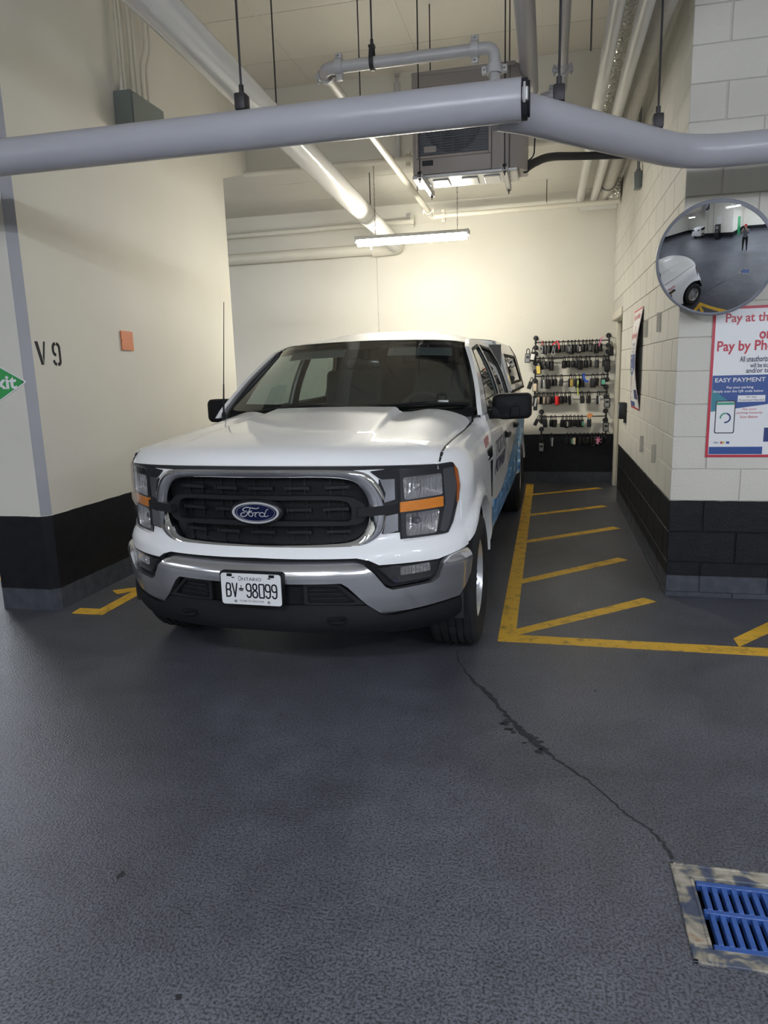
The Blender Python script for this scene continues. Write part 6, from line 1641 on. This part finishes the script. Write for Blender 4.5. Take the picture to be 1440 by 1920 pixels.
# the photographer, seen only in the mirror
pe = empty('person', (.02, -.36, 0), 0, 'person in a red cap, grey top and black trousers holding up a phone', 'person')
def skin_body(nm, J, E_, mats, fmat, parent, sub=2):
    me = bpy.data.meshes.new(nm); me.from_pydata([j[0] for j in J], E_, [])
    o = bpy.data.objects.new(nm, me); COL.objects.link(o)
    o.modifiers.new('s', 'SKIN'); sm = o.modifiers.new('u', 'SUBSURF'); sm.levels = sub; sm.render_levels = sub
    for sv, j in zip(me.skin_vertices[0].data, J): sv.radius = j[1] if isinstance(j[1], tuple) else (j[1], j[1])
    me.skin_vertices[0].data[0].use_root = True
    dg_ = bpy.context.evaluated_depsgraph_get(); m2 = bpy.data.meshes.new_from_object(o.evaluated_get(dg_))
    bpy.data.objects.remove(o)
    for x in mats: m2.materials.append(M[x])
    for p in m2.polygons: p.material_index = fmat(p.center); p.use_smooth = True
    q = bpy.data.objects.new(nm, m2); COL.objects.link(q); q.parent = parent
    return q
J = [((0, 0, .96), (.165, .12)), ((0, .005, 1.12), (.155, .105)), ((0, .0, 1.30), (.185, .115)), ((0, -.01, 1.41), (.15, .09)), ((0, .0, 1.50), .055), ((0, .015, 1.56), .065), ((0, .02, 1.645), (.078, .095)), ((0, .015, 1.715), (.066, .08)),
     ((-.10, 0, .86), .098), ((-.115, .015, .50), .066), ((-.12, -.01, .10), .045), ((-.13, .13, .045), .042),
     ((.10, 0, .86), .098), ((.12, .02, .50), .066), ((.14, .0, .10), .045), ((.155, .14, .045), .042),
     ((-.19, -.005, 1.41), .062), ((-.25, .06, 1.17), .048), ((-.12, .25, 1.42), .036), ((-.085, .285, 1.50), .030),
     ((.19, -.005, 1.41), .062), ((.25, .06, 1.17), .048), ((.12, .25, 1.42), .036), ((.085, .285, 1.50), .030)]
E_ = [(0, 1), (1, 2), (2, 3), (3, 4), (4, 5), (5, 6), (6, 7), (0, 8), (8, 9), (9, 10), (10, 11), (0, 12), (12, 13), (13, 14), (14, 15), (3, 16), (16, 17), (17, 18), (18, 19), (3, 20), (20, 21), (21, 22), (22, 23)]
def fm(c):
    if c.z < .085: return 3
    if c.z < .98 and abs(c.x) < .24 and not (c.y > .1 and c.z > .3): return 2
    if c.z > 1.50 and abs(c.x) < .1 and c.y < .2: return 0
    if c.y > .19 and c.z > 1.33: return 0
    return 1
skin_body('body', J, E_, ['skin', 'shirt', 'trouser', 'shoe'], fm, pe)
m = MB(); m.lathe([(1.675, .095), (1.71, .096), (1.75, .080), (1.775, .045), (1.782, 0)], (0, .015, 0), 'Z', 24); m.prism([(-.07, .09), (.07, .09), (.055, .17), (0, .185), (-.055, .17)], lambda u, v: (u, v, 1.690 - (v - .09) * .25), lambda u, v: (u, v, 1.682 - (v - .09) * .25)); m.build('cap', 'redcap', pe)
m = MB(); m.lathe([(1.60, .078), (1.64, .086), (1.675, .088)], (0, -.012, 0), 'Z', 20); m.build('hair', 'hair', pe)
for s in (-1, 1):
    m = MB(); m.lathe([(0, 0), (-.004, .009), (-.012, .011)], (s * .032, .112, 1.642), 'Y', 10); m.build('eye', 'lockwhite', pe)
    m = MB(); m.rbox(s * .086 - .008, s * .086 + .008, -.01, .02, 1.60, 1.66, .006, 2); m.build('ear', 'skin', pe)
m = MB(); m.add([(-.014, .108, 1.60), (.014, .108, 1.60), (0, .128, 1.602), (0, .108, 1.645)], [(0, 1, 2), (0, 2, 3), (1, 3, 2)]); m.build('nose', 'skin', pe)
m = MB(); m.rbox(-.024, .024, .100, .108, 1.575, 1.583, .003, 1); m.build('mouth', 'redcap', pe)
for s in (-1, 1):
    for k in range(4):
        z = 1.515 + k * .018
        m = MB(); m.tube([(s * .100, .278, z), (s * .102, .315, z + .002), (s * .080, .330 - .002 * k, z + .003), (s * .055 - s * .004 * k, .326, z + .003)], [.0095, .009, .008, .0065], 8); m.build('finger', 'skin', pe)
    m = MB(); m.tube([(s * .090, .275, 1.510), (s * .078, .283, 1.535), (s * .066, .288, 1.560)], [.011, .010, .008], 8); m.build('thumb', 'skin', pe)
ph = empty('phone', (.02, -.052, 1.545), 0, 'black phone held upright in both hands by the photographer', 'phone')
m = MB(); m.rbox(-.072, .072, -.004, .004, -.038, .034, .003, 2); m.build('case', 'phone', ph)
m = MB(); m.lathe([(.004, 0), (.004, .009), (.0065, .009), (.0065, 0)], (.045, 0, .010), 'Y', 14); m.build('lens', 'gloss', ph)

# ---- tidy: report what was built
bpy.context.view_layer.update()
